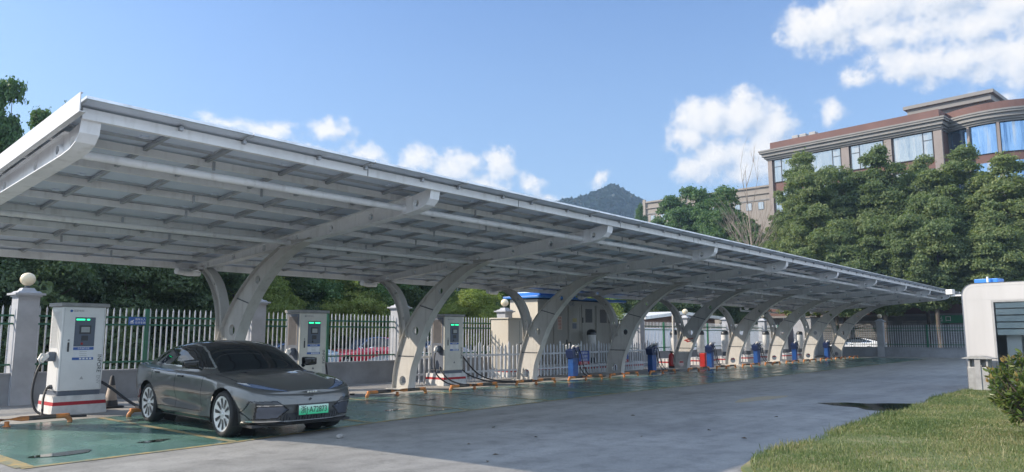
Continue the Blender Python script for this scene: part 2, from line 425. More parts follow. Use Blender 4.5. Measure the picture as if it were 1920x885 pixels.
def build_world():
    w = bpy.data.worlds.new('World'); sc.world = w; w.use_nodes = True
    nt = w.node_tree; nt.nodes.clear(); L = nt.links
    out = N(nt, 'ShaderNodeOutputWorld'); bg = N(nt, 'ShaderNodeBackground'); bg.inputs['Strength'].default_value = 0.15
    L.new(bg.outputs[0], out.inputs['Surface'])
    sky = N(nt, 'ShaderNodeTexSky'); sky.sky_type = 'NISHITA'; sky.sun_disc = False
    sky.sun_elevation = math.asin(SUN.z); sky.sun_rotation = math.atan2(SUN.x, SUN.y) % (2*math.pi)
    sky.air_density = 1.25; sky.dust_density = 1.7; sky.ozone_density = 2.2; sky.altitude = 50
    # ---- cloud field in azimuth / elevation degrees, as a node group used twice
    g = bpy.data.node_groups.new('cloud_field', 'ShaderNodeTree')
    g.interface.new_socket('P', in_out='INPUT', socket_type='NodeSocketVector')
    g.interface.new_socket('F', in_out='OUTPUT', socket_type='NodeSocketFloat')
    gi = g.nodes.new('NodeGroupInput'); go = g.nodes.new('NodeGroupOutput'); GL = g.links
    def math2(op, a, b=None, c=None):
        n = g.nodes.new('ShaderNodeMath'); n.operation = op
        for i, x in enumerate((a, b, c)):
            if x is None: continue
            if isinstance(x, (int, float)): n.inputs[i].default_value = x
            else: GL.new(x, n.inputs[i])
        return n.outputs[0]
    # warp
    wn = g.nodes.new('ShaderNodeTexNoise'); wn.inputs['Scale'].default_value = 0.42; wn.inputs['Detail'].default_value = 5
    GL.new(gi.outputs[0], wn.inputs['Vector'])
    ws = g.nodes.new('ShaderNodeVectorMath'); ws.operation = 'MULTIPLY_ADD'
    ws.inputs[1].default_value = (2.2, 1.7, 0); ws.inputs[2].default_value = (-1.1, -0.85, 0)
    GL.new(wn.outputs['Color'], ws.inputs[0])
    pw = g.nodes.new('ShaderNodeVectorMath'); pw.operation = 'ADD'
    GL.new(gi.outputs[0], pw.inputs[0]); GL.new(ws.outputs[0], pw.inputs[1])
    # (azimuth left of the axis, elevation, radii), degrees
    E = [(-15.0,16.0,2.9,1.9),(-17.9,16.0,2.9,2.0),(-19.8,15.0,1.7,2.0),(-13.7,14.7,1.9,1.4),(-16.2,13.2,3.0,1.7),(-14.2,12.2,1.8,1.3),(-18.0,12.4,2.7,1.6),(-19.4,13.2,1.9,1.8),
         (-24.1,15.6,1.2,1.1),
         (-23.9,21.6,3.6,2.0),(-28,20.3,4.5,1.3),(-33.5,20.2,5,1.6),(-27.3,22.2,4.4,1.9),(-31.5,22.3,4.6,2.0),(-35.8,21.0,4.0,2.2),(-29.5,18.4,4.2,1.55),(-32.5,17.9,4.4,1.6),(-36.0,17.4,4.0,2.0),(-40,20,6,3.5),
         (-33.0,15.1,3.0,0.5),(-25.6,17.9,1.6,0.6),
         (21.5,15.35,2.3,0.62),(18.8,14.8,2.3,1.0),(14.2,15.3,1.9,0.95),(11.7,13.6,2.0,0.95),(7.3,13.5,2.0,1.15),(4.6,12.9,2.7,1.4),(1.0,13.0,1.9,1.5),(-1.3,11.5,1.6,0.9),
         (3,11.2,4,1.2),(9,12,4,1.0),(17,13.2,5,1.0),(-6.9,11.7,0.75,0.8),(-3.0,10.6,1.2,.6)]
    cur = None
    for (a, e, ra, re) in E:
        s = g.nodes.new('ShaderNodeVectorMath'); s.operation = 'SUBTRACT'; s.inputs[1].default_value = (a, e, 0)
        GL.new(pw.outputs[0], s.inputs[0])
        d = g.nodes.new('ShaderNodeVectorMath'); d.operation = 'MULTIPLY'; d.inputs[1].default_value = (1/(ra*1.13), 1/(re*1.13), 0)
        GL.new(s.outputs[0], d.inputs[0])
        ln = g.nodes.new('ShaderNodeVectorMath'); ln.operation = 'LENGTH'; GL.new(d.outputs[0], ln.inputs[0])
        v = math2('MULTIPLY', math2('SUBTRACT', 1.0, ln.outputs['Value']), min(ra, re)**0.5)
        cur = v if cur is None else math2('SMOOTH_MAX', cur, v, 0.35)
    # unseen clouds outside the view, added to throw fill light into the shade
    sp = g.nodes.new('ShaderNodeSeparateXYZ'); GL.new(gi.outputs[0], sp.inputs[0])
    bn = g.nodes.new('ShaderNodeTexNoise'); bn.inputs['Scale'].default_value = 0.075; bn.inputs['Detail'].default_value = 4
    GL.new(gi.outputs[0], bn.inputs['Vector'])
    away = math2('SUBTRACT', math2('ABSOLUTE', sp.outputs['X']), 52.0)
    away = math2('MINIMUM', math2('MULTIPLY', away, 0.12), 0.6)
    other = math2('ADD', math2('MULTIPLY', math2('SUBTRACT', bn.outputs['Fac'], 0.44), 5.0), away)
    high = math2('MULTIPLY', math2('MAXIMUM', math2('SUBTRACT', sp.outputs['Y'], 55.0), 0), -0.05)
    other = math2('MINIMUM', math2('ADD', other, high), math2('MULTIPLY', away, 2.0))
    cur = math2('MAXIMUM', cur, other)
    f1 = g.nodes.new('ShaderNodeTexNoise'); f1.inputs['Scale'].default_value = 0.75; f1.inputs['Detail'].default_value = 9; f1.inputs['Roughness'].default_value = 0.60
    GL.new(gi.outputs[0], f1.inputs['Vector'])
    fb = math2('MULTIPLY', math2('SUBTRACT', f1.outputs['Fac'], 0.495), 1.9)
    GL.new(math2('ADD', cur, fb), go.inputs[0])
    # ---- use it
    tc = N(nt, 'ShaderNodeTexCoord')
    sx = N(nt, 'ShaderNodeSeparateXYZ'); L.new(tc.outputs['Generated'], sx.inputs[0])
    def m2(op, a, b=None, c=None, clamp=False):
        n = nt.nodes.new('ShaderNodeMath'); n.operation = op; n.use_clamp = clamp
        for i, x in enumerate((a, b, c)):
            if x is None: continue
            if isinstance(x, (int, float)): n.inputs[i].default_value = x
            else: L.new(x, n.inputs[i])
        return n.outputs[0]
    cy, sy = math.cos(YAW), math.sin(YAW)
    fw = m2('ADD', m2('MULTIPLY', sx.outputs['X'], cy), m2('MULTIPLY', sx.outputs['Y'], sy))
    lf = m2('SUBTRACT', m2('MULTIPLY', sx.outputs['Y'], cy), m2('MULTIPLY', sx.outputs['X'], sy))
    az = m2('MULTIPLY', m2('ARCTAN2', lf, fw), 180/math.pi)
    el = m2('MULTIPLY', m2('ARCSINE', sx.outputs['Z']), 180/math.pi)
    cb = N(nt, 'ShaderNodeCombineXYZ'); L.new(az, cb.inputs[0]); L.new(el, cb.inputs[1])
    def field(dx, dy):
        gn = N(nt, 'ShaderNodeGroup'); gn.node_tree = g
        if dx or dy:
            ad = N(nt, 'ShaderNodeVectorMath', operation='ADD'); ad.inputs[1].default_value = (dx, dy, 0)
            L.new(cb.outputs[0], ad.inputs[0]); L.new(ad.outputs[0], gn.inputs[0])
        else: L.new(cb.outputs[0], gn.inputs[0])
        return gn.outputs[0]
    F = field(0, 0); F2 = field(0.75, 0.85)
    al = N(nt, 'ShaderNodeMapRange', interpolation_type='SMOOTHSTEP'); al.inputs['From Min'].default_value = 0.0; al.inputs['From Max'].default_value = 0.85
    L.new(F, al.inputs['Value'])
    above = m2('MULTIPLY', m2('SUBTRACT', el, 1.0), 0.4, clamp=True)
    alpha = m2('MULTIPLY', m2('MULTIPLY', al.outputs['Result'], above), 0.96)
    sh = m2('MULTIPLY_ADD', m2('SUBTRACT', F, F2), 0.75, 0.55, clamp=True)
    cr = ramp(nt, [(0.0, (6.0,6.6,7.6)), (0.45, (8.2,8.4,8.8)), (1.0, (10.4,10.0,9.5))])
    # keep ramp colours in range: scale afterwards
    for e_ in cr.color_ramp.elements: e_.color = (e_.color[0]/10.5, e_.color[1]/10.5, e_.color[2]/10.5, 1)
    L.new(sh, cr.inputs['Fac'])
    up = N(nt, 'ShaderNodeVectorMath', operation='SCALE'); up.inputs['Scale'].default_value = 4.0
    L.new(cr.outputs['Color'], up.inputs[0])
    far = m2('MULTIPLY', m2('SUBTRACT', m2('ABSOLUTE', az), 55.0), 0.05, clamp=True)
    L.new(m2('MULTIPLY_ADD', far, 3.6, 3.75), up.inputs['Scale'])  # added unseen clouds are made brighter to lift the shade
    mx = N(nt, 'ShaderNodeMix', data_type='RGBA')
    tint = N(nt, 'ShaderNodeMix', data_type='RGBA', blend_type='MULTIPLY'); tint.inputs['Factor'].default_value = 1.0; tint.inputs['B'].default_value = (0.40,0.50,0.675,1)
    L.new(sky.outputs['Color'], tint.inputs['A'])
    ct = N(nt, 'ShaderNodeMix', data_type='RGBA', blend_type='MULTIPLY'); ct.inputs['B'].default_value = (0.74,0.89,1.08,1)  # blue tint on the unseen clouds only, cools their fill light
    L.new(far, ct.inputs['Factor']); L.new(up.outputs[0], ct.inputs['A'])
    pale = N(nt, 'ShaderNodeMix', data_type='RGBA'); pale.inputs['B'].default_value = (1.75,2.35,3.0,1)
    L.new(m2('MULTIPLY', m2('SUBTRACT', 1.0, m2('MULTIPLY', el, 1/30.0), clamp=True), 0.5), pale.inputs['Factor']); L.new(tint.outputs['Result'], pale.inputs['A'])
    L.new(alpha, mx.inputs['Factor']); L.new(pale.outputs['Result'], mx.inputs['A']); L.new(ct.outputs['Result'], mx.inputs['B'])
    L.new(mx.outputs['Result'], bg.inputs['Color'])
build_world()
sc.view_settings.view_transform = 'Standard'; sc.view_settings.look = 'None'
sc.view_settings.gamma = 1.0; sc.view_settings.use_curve_mapping = False
sc.view_settings.exposure = 1.03
sc.render.engine = 'CYCLES'
sc.cycles.max_bounces = 6; sc.cycles.diffuse_bounces = 3; sc.cycles.glossy_bounces = 3; sc.cycles.transparent_max_bounces = 6
sc.cycles.use_denoising = True
sc.cycles.caustics_reflective = False; sc.cycles.caustics_refractive = False

# ---------------------------------------------------------------- ground
def ground_mat():
    m, nt, b, nodes, L = mat('worn_concrete_ground')
    tc = N(nt, 'ShaderNodeTexCoord')
    n1 = N(nt, 'ShaderNodeTexNoise'); n1.inputs['Scale'].default_value = 0.22; n1.inputs['Detail'].default_value = 8; n1.inputs['Roughness'].default_value = 0.62
    n2 = N(nt, 'ShaderNodeTexNoise'); n2.inputs['Scale'].default_value = 2.4; n2.inputs['Detail'].default_value = 9; n2.inputs['Roughness'].default_value = 0.7
    n3 = N(nt, 'ShaderNodeTexNoise'); n3.inputs['Scale'].default_value = 28; n3.inputs['Detail'].default_value = 5
    mp = N(nt, 'ShaderNodeMapping'); mp.inputs['Rotation'].default_value = (0,0,R(12)); mp.inputs['Scale'].default_value = (0.25, 1.6, 1)
    n4 = N(nt, 'ShaderNodeTexNoise'); n4.inputs['Scale'].default_value = 1.1; n4.inputs['Detail'].default_value = 7
    L.new(tc.outputs['Object'], mp.inputs['Vector']); L.new(mp.outputs['Vector'], n4.inputs['Vector'])
    for n in (n1, n2, n3): L.new(tc.outputs['Object'], n.inputs['Vector'])
    r1 = ramp(nt, [(0.30,(0.20,0.195,0.19)),(0.5,(0.265,0.26,0.25)),(0.72,(0.32,0.315,0.305))]); L.new(n1.outputs['Fac'], r1.inputs['Fac'])
    r2 = ramp(nt, [(0.28,0.60),(0.5,0.96),(0.75,1.12)]); L.new(n2.outputs['Fac'], r2.inputs['Fac'])
    r4 = ramp(nt, [(0.30,0.80),(0.55,1.0),(0.8,1.08)]); L.new(n4.outputs['Fac'], r4.inputs['Fac'])
    r3 = ramp(nt, [(0.3,0.86),(0.7,1.08)]); L.new(n3.outputs['Fac'], r3.inputs['Fac'])
    c = r1.outputs['Color']
    for r in (r2, r3, r4):
        mx = N(nt, 'ShaderNodeMix', data_type='RGBA', blend_type='MULTIPLY'); mx.inputs['Factor'].default_value = 1.0
        L.new(c, mx.inputs['A']); L.new(r.outputs['Color'], mx.inputs['B']); c = mx.outputs['Result']
    # hairline cracks
    vo = N(nt, 'ShaderNodeTexVoronoi', feature='DISTANCE_TO_EDGE'); vo.inputs['Scale'].default_value = 0.16
    wv = N(nt, 'ShaderNodeVectorMath', operation='MULTIPLY_ADD'); wv.inputs[1].default_value = (1.6,1.6,0)
    L.new(n2.outputs['Color'], wv.inputs[0]); L.new(tc.outputs['Object'], wv.inputs[2]); L.new(wv.outputs[0], vo.inputs['Vector'])
    rc = ramp(nt, [(0.0,0.62),(0.004,1.0)]); L.new(vo.outputs['Distance'], rc.inputs['Fac'])
    mx = N(nt, 'ShaderNodeMix', data_type='RGBA', blend_type='MULTIPLY'); mx.inputs['Factor'].default_value = 0.8
    L.new(c, mx.inputs['A']); L.new(rc.outputs['Color'], mx.inputs['B']); c = mx.outputs['Result']
    L.new(c, b.inputs['Base Color'])
    rr = ramp(nt, [(0.3,0.50),(0.7,0.72)]); L.new(n1.outputs['Fac'], rr.inputs['Fac']); L.new(rr.outputs['Color'], b.inputs['Roughness'])
    bp = N(nt, 'ShaderNodeBump'); bp.inputs['Strength'].default_value = 0.25; bp.inputs['Distance'].default_value = 0.01
    L.new(n3.outputs['Fac'], bp.inputs['Height']); L.new(bp.outputs['Normal'], b.inputs['Normal'])
    return m
gm = MB()
gm.add([(-900,-900,0),(1500,-900,0),(1500,1500,0),(-900,1500,0)], [(0,1,2,3)])
tag(gm.build('ground', ground_mat()), kind='structure')

def bay_mat():
    m, nt, b, nodes, L = mat('green_epoxy_floor')
    tc = N(nt, 'ShaderNodeTexCoord')
    n1 = N(nt, 'ShaderNodeTexNoise'); n1.inputs['Scale'].default_value = 0.5; n1.inputs['Detail'].default_value = 8; n1.inputs['Roughness'].default_value = 0.65
    mp = N(nt, 'ShaderNodeMapping'); mp.inputs['Scale'].default_value = (2.6, 0.35, 1); mp.inputs['Rotation'].default_value = (0,0,R(14))
    n2 = N(nt, 'ShaderNodeTexNoise'); n2.inputs['Scale'].default_value = 1.6; n2.inputs['Detail'].default_value = 8; n2.inputs['Roughness'].default_value = 0.7
    n3 = N(nt, 'ShaderNodeTexNoise'); n3.inputs['Scale'].default_value = 3.0; n3.inputs['Detail'].default_value = 10; n3.inputs['Roughness'].default_value = 0.75
    L.new(tc.outputs['Object'], n1.inputs['Vector']); L.new(tc.outputs['Object'], mp.inputs['Vector']); L.new(mp.outputs['Vector'], n2.inputs['Vector']); L.new(tc.outputs['Object'], n3.inputs['Vector'])
    r1 = ramp(nt, [(0.3,(0.060,0.125,0.110)),(0.52,(0.088,0.180,0.152)),(0.75,(0.135,0.225,0.190))]); L.new(n1.outputs['Fac'], r1.inputs['Fac'])
    r2 = ramp(nt, [(0.35,0.82),(0.62,1.12)]); L.new(n2.outputs['Fac'], r2.inputs['Fac'])
    mx = N(nt, 'ShaderNodeMix', data_type='RGBA', blend_type='MULTIPLY'); mx.inputs['Factor'].default_value = 1.0
    L.new(r1.outputs['Color'], mx.inputs['A']); L.new(r2.outputs['Color'], mx.inputs['B'])
    r3 = ramp(nt, [(0.655,0.0),(0.70,0.75)]); L.new(n3.outputs['Fac'], r3.inputs['Fac'])
    m2 = N(nt, 'ShaderNodeMix', data_type='RGBA'); m2.inputs['B'].default_value = (0.25,0.26,0.235,1)
    L.new(r3.outputs['Color'], m2.inputs['Factor']); L.new(mx.outputs['Result'], m2.inputs['A'])
    L.new(m2.outputs['Result'], b.inputs['Base Color'])
    rr = ramp(nt, [(0.35,0.14),(0.65,0.34)]); L.new(n1.outputs['Fac'], rr.inputs['Fac']); L.new(rr.outputs['Color'], b.inputs['Roughness'])
    bp = N(nt, 'ShaderNodeBump'); bp.inputs['Strength'].default_value = 0.12; bp.inputs['Distance'].default_value = 0.01
    L.new(n2.outputs['Fac'], bp.inputs['Height']); L.new(bp.outputs['Normal'], b.inputs['Normal'])
    return m
def sheet(name, poly, z, m, kind='structure'):
    s = MB(); s.add([(x,y,z) for x,y in poly], [tuple(range(len(poly)))])
    return tag(s.build(name, m), kind=kind)
EDGE = [(3.36,11.02),(6.3,11.12),(9.3,11.48),(12.0,11.68),(15.0,11.80),(25.0,11.74),(58.6,11.68)]
sheet('parking_bay_floor', [(x, y+0.05) for x, y in EDGE] + [(58.6,16.55),(3.36,16.55)], 0.004, bay_mat())
def line_mat():
    m, nt, b, nodes, L = mat('worn_yellow_line')
    tc = N(nt, 'ShaderNodeTexCoord'); n = N(nt, 'ShaderNodeTexNoise'); n.inputs['Scale'].default_value = 4; n.inputs['Detail'].default_value = 10; n.inputs['Roughness'].default_value = 0.75
    L.new(tc.outputs['Object'], n.inputs['Vector'])
    r = ramp(nt, [(0.40,(0.155,0.185,0.15)),(0.56,(0.36,0.265,0.115)),(0.8,(0.46,0.33,0.14))]); L.new(n.outputs['Fac'], r.inputs['Fac']); L.new(r.outputs['Color'], b.inputs['Base Color'])
    b.inputs['Roughness'].default_value = 0.55
    return m
lm = line_mat()
sheet('bay_edge_line', [(x, y) for x, y in EDGE] + [(x, y+0.11) for x, y in EDGE[::-1]], 0.008, lm)
bx = [3.42] + [6.36+3.05*k for k in range(18)]
for k, x in enumerate(bx):
    hw = 0.065 if k else 0.11
    y0_ = float(np.interp(x, [e[0] for e in EDGE], [e[1] for e in EDGE])) + 0.13
    sheet('bay_divider_line', [(x-hw,y0_),(x+hw,y0_),(x+hw,16.5),(x-hw,16.5)], 0.008, lm)
# walkway behind the bays: paler worn concrete, a sheet of its own
def walk_mat():
    return weathered('walkway_concrete', (0.36,0.345,0.32), (0.25,0.24,0.225), rough=0.75, scale=0.8, amt=0.6, bump=0.15)
sheet('walkway', [(-6,16.55),(61.2,16.55),(61.2,20.92),(-6,20.92)], 0.006, walk_mat())
# puddles
def blob(cx, cy, rx, ry, seed, n=28, rot=0.0):
    r_ = random.Random(seed); ph = [r_.uniform(0, 6.28) for _ in range(4)]
    pts = []
    for k in range(n):
        t = 2*math.pi*k/n
        f = 1 + 0.16*math.sin(2*t+ph[0]) + 0.12*math.sin(3*t+ph[1]) + 0.07*math.sin(5*t+ph[2])
        x, y = rx*f*math.cos(t), ry*f*math.sin(t)
        pts.append((cx + x*math.cos(rot) - y*math.sin(rot), cy + x*math.sin(rot) + y*math.cos(rot)))
    return pts
pud = glass_dark('puddle_water', (0.015,0.017,0.015), rough=0.015)
wet = plain('dark_wet_patch', (0.05,0.055,0.05), rough=0.12)
sheet('puddle', [(19.3,6.45),(19.9,5.9),(19.95,5.4),(20.4,5.0),(20.7,4.45),(19.8,4.28),(18.7,4.33),(18.2,4.55),(18.3,5.0),(18.8,5.35),(18.9,5.9)], 0.005, pud, 'structure')
for (x, y, rx, ry, s) in [(4.15,11.95,0.36,0.20,1),(5.55,12.25,0.26,0.10,2),(11.3,13.1,0.30,0.10,3),(12.0,12.35,0.34,0.10,4),(13.6,14.5,0.28,0.10,5)]:
    sheet('puddle', blob(x, y, rx, ry, s), 0.012, pud)
for (x, y, rx, ry, s) in [(27.5,14.2,0.9,0.16,8),(33.5,13.0,0.8,0.2,9)]:
    sheet('damp_patch', blob(x, y, rx, ry, s), 0.0125, wet)
sheet('faded_yellow_patch', blob(19.6,8.0,1.3,0.32,12), 0.004, plain('faded_yellow_paint', (0.31,0.265,0.19), rough=0.7))
# hill far behind
def hill():
    V = []; F = []
    nx, ny = 70, 34
    hr = np.random.RandomState(3)
    az0, az1 = R(20), R(47)
    for j in range(ny):
        for i in range(nx):
            az = az0 + (az1-az0)*i/(nx-1); d = 520 + 260*j/(ny-1)
            a = math.degrees(az)
            prof = float(np.interp(a, [20,27,29,30,31,31.8,32.5,33.1,33.8,35,37,39,42,47], [3,7.2,9.0,10.0,10.75,11.3,11.5,11.35,10.95,10.75,10.3,9.4,7.0,4.0]))
            t = 1-abs(j/(ny-1)-0.5)*2
            h = (650*math.tan(R(max(prof, 0.3))) - 5.0)*(math.sin(t*math.pi/2)**0.8)
            h += (hr.rand()-0.5)*5.0*(t > 0.05)
            V.append((d*math.cos(az), d*math.sin(az), max(h, 0)-2 if t < .02 else h))
    for j in range(ny-1):
        for i in range(nx-1):
            F.append((j*nx+i, j*nx+i+1, (j+1)*nx+i+1, (j+1)*nx+i))
    mb = MB(); mb.add(V, F, True)
    m, nt, b, nodes, L = mat('wooded_hill')
    tc = N(nt, 'ShaderNodeTexCoord'); n = N(nt, 'ShaderNodeTexNoise'); n.inputs['Scale'].default_value = 0.07; n.inputs['Detail'].default_value = 8; n.inputs['Roughness'].default_value = 0.7
    L.new(tc.outputs['Object'], n.inputs['Vector'])
    r = ramp(nt, [(0.35,(0.006,0.016,0.014)),(0.6,(0.016,0.032,0.022))]); L.new(n.outputs['Fac'], r.inputs['Fac']); L.new(r.outputs['Color'], b.inputs['Base Color'])
    b.inputs['Roughness'].default_value = 0.9
    bp = N(nt, 'ShaderNodeBump'); bp.inputs['Strength'].default_value = 1.0; bp.inputs['Distance'].default_value = 6.0
    n5 = N(nt, 'ShaderNodeTexNoise'); n5.inputs['Scale'].default_value = 0.16; n5.inputs['Detail'].default_value = 6
    L.new(tc.outputs['Object'], n5.inputs['Vector']); L.new(n5.outputs['Fac'], bp.inputs['Height']); L.new(bp.outputs['Normal'], b.inputs['Normal'])
    o = mb.build('hill', m); tag(o, kind='structure')
    # woodland on the slope, seen from far off as one mass
    rs = np.random.RandomState(5)
    me = o.data
    P = []
    for k in range(9000):
        i = rs.randint(0, nx-1); j = rs.randint(0, ny-1)
        a, b_, c_ = rs.rand(), rs.rand(), 0
        p00 = np.array(V[j*nx+i]); p10 = np.array(V[j*nx+i+1]); p01 = np.array(V[(j+1)*nx+i]); p11 = np.array(V[(j+1)*nx+i+1])
        P.append((p00*(1-a)+p10*a)*(1-b_) + (p01*(1-a)+p11*a)*b_)
    P = np.array(P); n = len(P)
    # each far tree: a small tetra-ish tuft of 3 crossed leaf faces
    Vs = []; Fs = []
    for q in range(3):
        ax = rs.randn(n,3); ax /= np.linalg.norm(ax, axis=1)[:,None]
        u = np.cross(ax, rs.randn(n,3)); u /= np.linalg.norm(u, axis=1)[:,None]; w = np.cross(ax, u)
        s = (2.2+2.6*rs.rand(n))[:,None]
        c = P + np.array([0,0,1.6])
        quad = np.stack([c-u*s, c-w*s*0.9, c+u*s, c+w*s*0.9], axis=1).reshape(-1,3)
        base = len(Vs)*0
        Vs.append(quad); Fs.append(np.arange(4*n).reshape(n,4) + q*4*n)
    wd = np_mesh('hill_woodland', np.concatenate(Vs), np.concatenate(Fs), leaf_mat('far_wood_leaves', (0.006,0.017,0.014), (0.013,0.029,0.020), (0.025,0.045,0.026), scale=0.02))
    tag(wd, 'dark green wood covering the distant hill', 'woodland', kind='stuff')
hill()

# ---------------------------------------------------------------- air
def haze():
    g = MB(); g.box(-60, 900, -60, 900, -1.0, 170)
    m = bpy.data.materials.new('haze_air'); m.use_nodes = True
    nt = m.node_tree; nt.nodes.clear()
    o = N(nt, 'ShaderNodeOutputMaterial'); v = N(nt, 'ShaderNodeVolumePrincipled')
    v.inputs['Color'].default_value = (0.52, 0.74, 1.0, 1); v.inputs['Density'].default_value = 0.0005; v.inputs['Anisotropy'].default_value = 0.2
    nt.links.new(v.outputs[0], o.inputs['Volume'])
    tag(g.build('haze', m), 'thin bluish haze filling the air over the yard', 'haze', kind='stuff')
haze()
# ---------------------------------------------------------------- solar carport
RX = [3.53 + 6.1*k for k in range(10)]
def zP(y): return 4.60 - 0.098*(y-9.75)      # underside of the panels
can = empty('solar_carport', (RX[0], 17.6, 0), 'long white steel solar carport with curved ribs over the charging bays', 'carport')
def bez(pts, n=8):
    """catmull-rom through 2D points"""
    out = []
    P = [pts[0]] + list(pts) + [pts[-1]]
    for i in range(1, len(P)-2):
        p0,p1,p2,p3 = P[i-1],P[i],P[i+1],P[i+2]
        for k in range(n):
            t = k/n
            out.append(tuple(0.5*((2*b)+(-a+c)*t+(2*a-5*b+4*c-d)*t*t+(-a+3*b-3*c+d)*t**3) for a,b,c,d in zip(p0,p1,p2,p3)))
    out.append(pts[-1])
    return out
colL = [(18.24,0.0),(18.17,0.60),(17.96,1.28),(17.60,2.0),(17.02,2.66),(16.28,3.22),(15.50,3.60),(14.85,3.86)]
colR = [(17.48,0.0),(17.38,0.62),(17.10,1.26),(16.76,1.95),(16.36,2.48),(15.74,3.06),(14.95,3.54),(14.05,3.84)]
strO = [(17.96,1.45),(17.97,1.95),(18.08,2.45),(18.36,2.92),(18.85,3.33),(19.55,3.50)]
strI = [(17.66,1.62),(17.70,2.10),(17.83,2.58),(18.10,3.02),(18.52,3.36),(19.0,3.50)]
def raftT(y): return zP(y)-0.118
def raftB(y): return raftT(y) - (0.345 - 0.021*(y-10.3))
L1 = bez(colL); R1 = bez(colR)
def mid(i, f=0.5):
    k = int(f*(len(L1)-1))
    return ((L1[k][0]+R1[k][0])/2, (L1[k][1]+R1[k][1])/2)
col_holes = [(*mid(0, 0.08), 0.15), (*mid(0, 0.40), 0.135), (*mid(0, 0.68), 0.10)]
mb = MB(); mb.plate(L1 + R1[::-1], col_holes, 'x', RX[0]-0.05, RX[0]+0.05)
fl = MB()
fl.strip(L1, 0.14, c=RX[0]); fl.strip(R1, 0.14, c=RX[0])
seam = MB()
for f in (0.24, 0.565):
    k = int(f*(len(L1)-1)); a, b = L1[k], R1[k]
    for s in (-1, 1):
        seam.add([(RX[0]+s*0.064, a[0], a[1]), (RX[0]+s*0.064, b[0], b[1]), (RX[0]+s*0.064, b[0], b[1]+0.025), (RX[0]+s*0.064, a[0], a[1]+0.025)], [(0,1,2,3)])
        seam.add([(RX[0]+s*0.052, a[0], a[1]-.01), (RX[0]+s*0.052, b[0], b[1]-.01), (RX[0]+s*0.064, b[0], b[1]), (RX[0]+s*0.064, a[0], a[1])], [(0,1,2,3)])
bp = MB(); bp.box(RX[0]-0.26, RX[0]+0.26, 17.28, 18.44, 0.0, 0.03)
for sx in (-0.2, 0.2):
    for y in (17.36, 18.36): bp.lathe([(0.0,0.07),(0.022,0.07),(0.022,0.03)], (RX[0]+sx, y, 0), 8)
st = MB(); SO = bez(strO); SI = bez(strI)
st.plate(SO + SI[::-1], [((SO[int(len(SO)*q)][0]+SI[int(len(SI)*q)][0])/2, (SO[int(len(SO)*q)][1]+SI[int(len(SI)*q)][1])/2, 0.055) for q in (0.28, 0.62)], 'x', RX[0]-0.03, RX[0]+0.03)
stf = MB(); stf.strip(SO, 0.12, c=RX[0]); stf.strip(SI, 0.12, c=RX[0])
# rafter with a rounded nose
ys = [19.62 - k*(19.62-10.75)/14 for k in range(15)]
low = [(y, raftB(y)) for y in ys] + [(10.45, raftB(10.45)+0.02), (10.26, raftB(10.3)+0.075), (10.15, raftB(10.2)+0.17), (10.10, raftT(10.1)+0.05)]
top = [(10.16, raftT(10.16)+0.05)] + [(y, raftT(y)) for y in ys[::-1]]
rf = MB(); rf.plate(low + top, [(y, (raftT(y)+raftB(y))/2, 0.075) for y in (10.62, 12.0, 13.35, 14.65, 16.0, 17.4, 18.7)], 'x', RX[0]-0.035, RX[0]+0.035)
rff = MB(); rff.strip(low, 0.12, c=RX[0]); rff.strip([(y, raftT(y)) for y in ys], 0.10, c=RX[0])
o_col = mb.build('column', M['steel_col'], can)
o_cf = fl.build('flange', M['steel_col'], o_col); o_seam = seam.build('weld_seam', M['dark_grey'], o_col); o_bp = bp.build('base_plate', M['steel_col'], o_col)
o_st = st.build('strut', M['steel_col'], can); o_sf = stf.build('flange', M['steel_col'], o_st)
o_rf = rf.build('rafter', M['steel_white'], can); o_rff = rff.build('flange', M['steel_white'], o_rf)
for k in range(1, 10):
    for src in (o_col, o_st, o_rf):
        c = copy_tree(src, can); c.location.x += RX[k]-RX[0]
X0, X1 = 3.30, 59.7
# tubes along the carport
for (y, dz, r) in ((10.98, 0.20, 0.062), (14.92, 0.18, 0.055)):
    t = MB(); z = raftT(y)-dz; t.tube([(X0+0.25, y, z), (X1-0.4, y, z)], r, 14)
    for x in RX:
        t.lathe([(r, -0.09),(r+0.02,-0.09),(r+0.02,0.09),(r,0.09)], (x, y, z), 14, axis='x')
    t.build('tie_tube', M['steel_white'], can)
# C purlins and the front fascia beam
ypur = [11.15, 12.15, 13.2, 14.3, 15.4, 16.5, 17.6, 18.7]
for y in ypur:
    t = MB(); z = zP(y)-0.002
    t.box(X0+0.05, X1, y-0.004, y+0.004, z-0.118, z-0.004)
    t.box(X0+0.05, X1, y+0.006, y+0.060, z-0.012, z-0.004); t.box(X0+0.05, X1, y+0.006, y+0.060, z-0.118, z-0.110)
    pu = t.build('purlin', M['steel_white'], can)
    for k in range(9):                       # splice cleats with a little offset from row to row
        x = RX[k] + 2.2 + 0.35*(ypur.index(y) % 3) + 1.1*(ypur.index(y) % 2)
        s = MB(); s.box(x-0.02, x+0.02, y-0.022, y-0.006, z-0.165, z-0.02); s.build('cleat', M['alu'], pu)
t = MB(); t.box(X0+0.1, X1, 10.05, 10.13, raftT(10.1)-0.03, raftT(10.1)+0.11)
fb = t.build('fascia_beam', M['steel_white'], can)
s = MB()
for k in range(13):
    x = 7.95 + 4.07*k
    s.box(x-0.006, x+0.006, 10.045, 10.049, raftT(10.1)-0.028, raftT(10.1)+0.108)
s.build('joint_line', M['dark_grey'], fb)
t = MB(); z = zP(19.7); t.box(X0+0.05, X1, 19.60, 19.72, z-0.17, z-0.01); t.build('rear_beam', M['steel_white'], can)
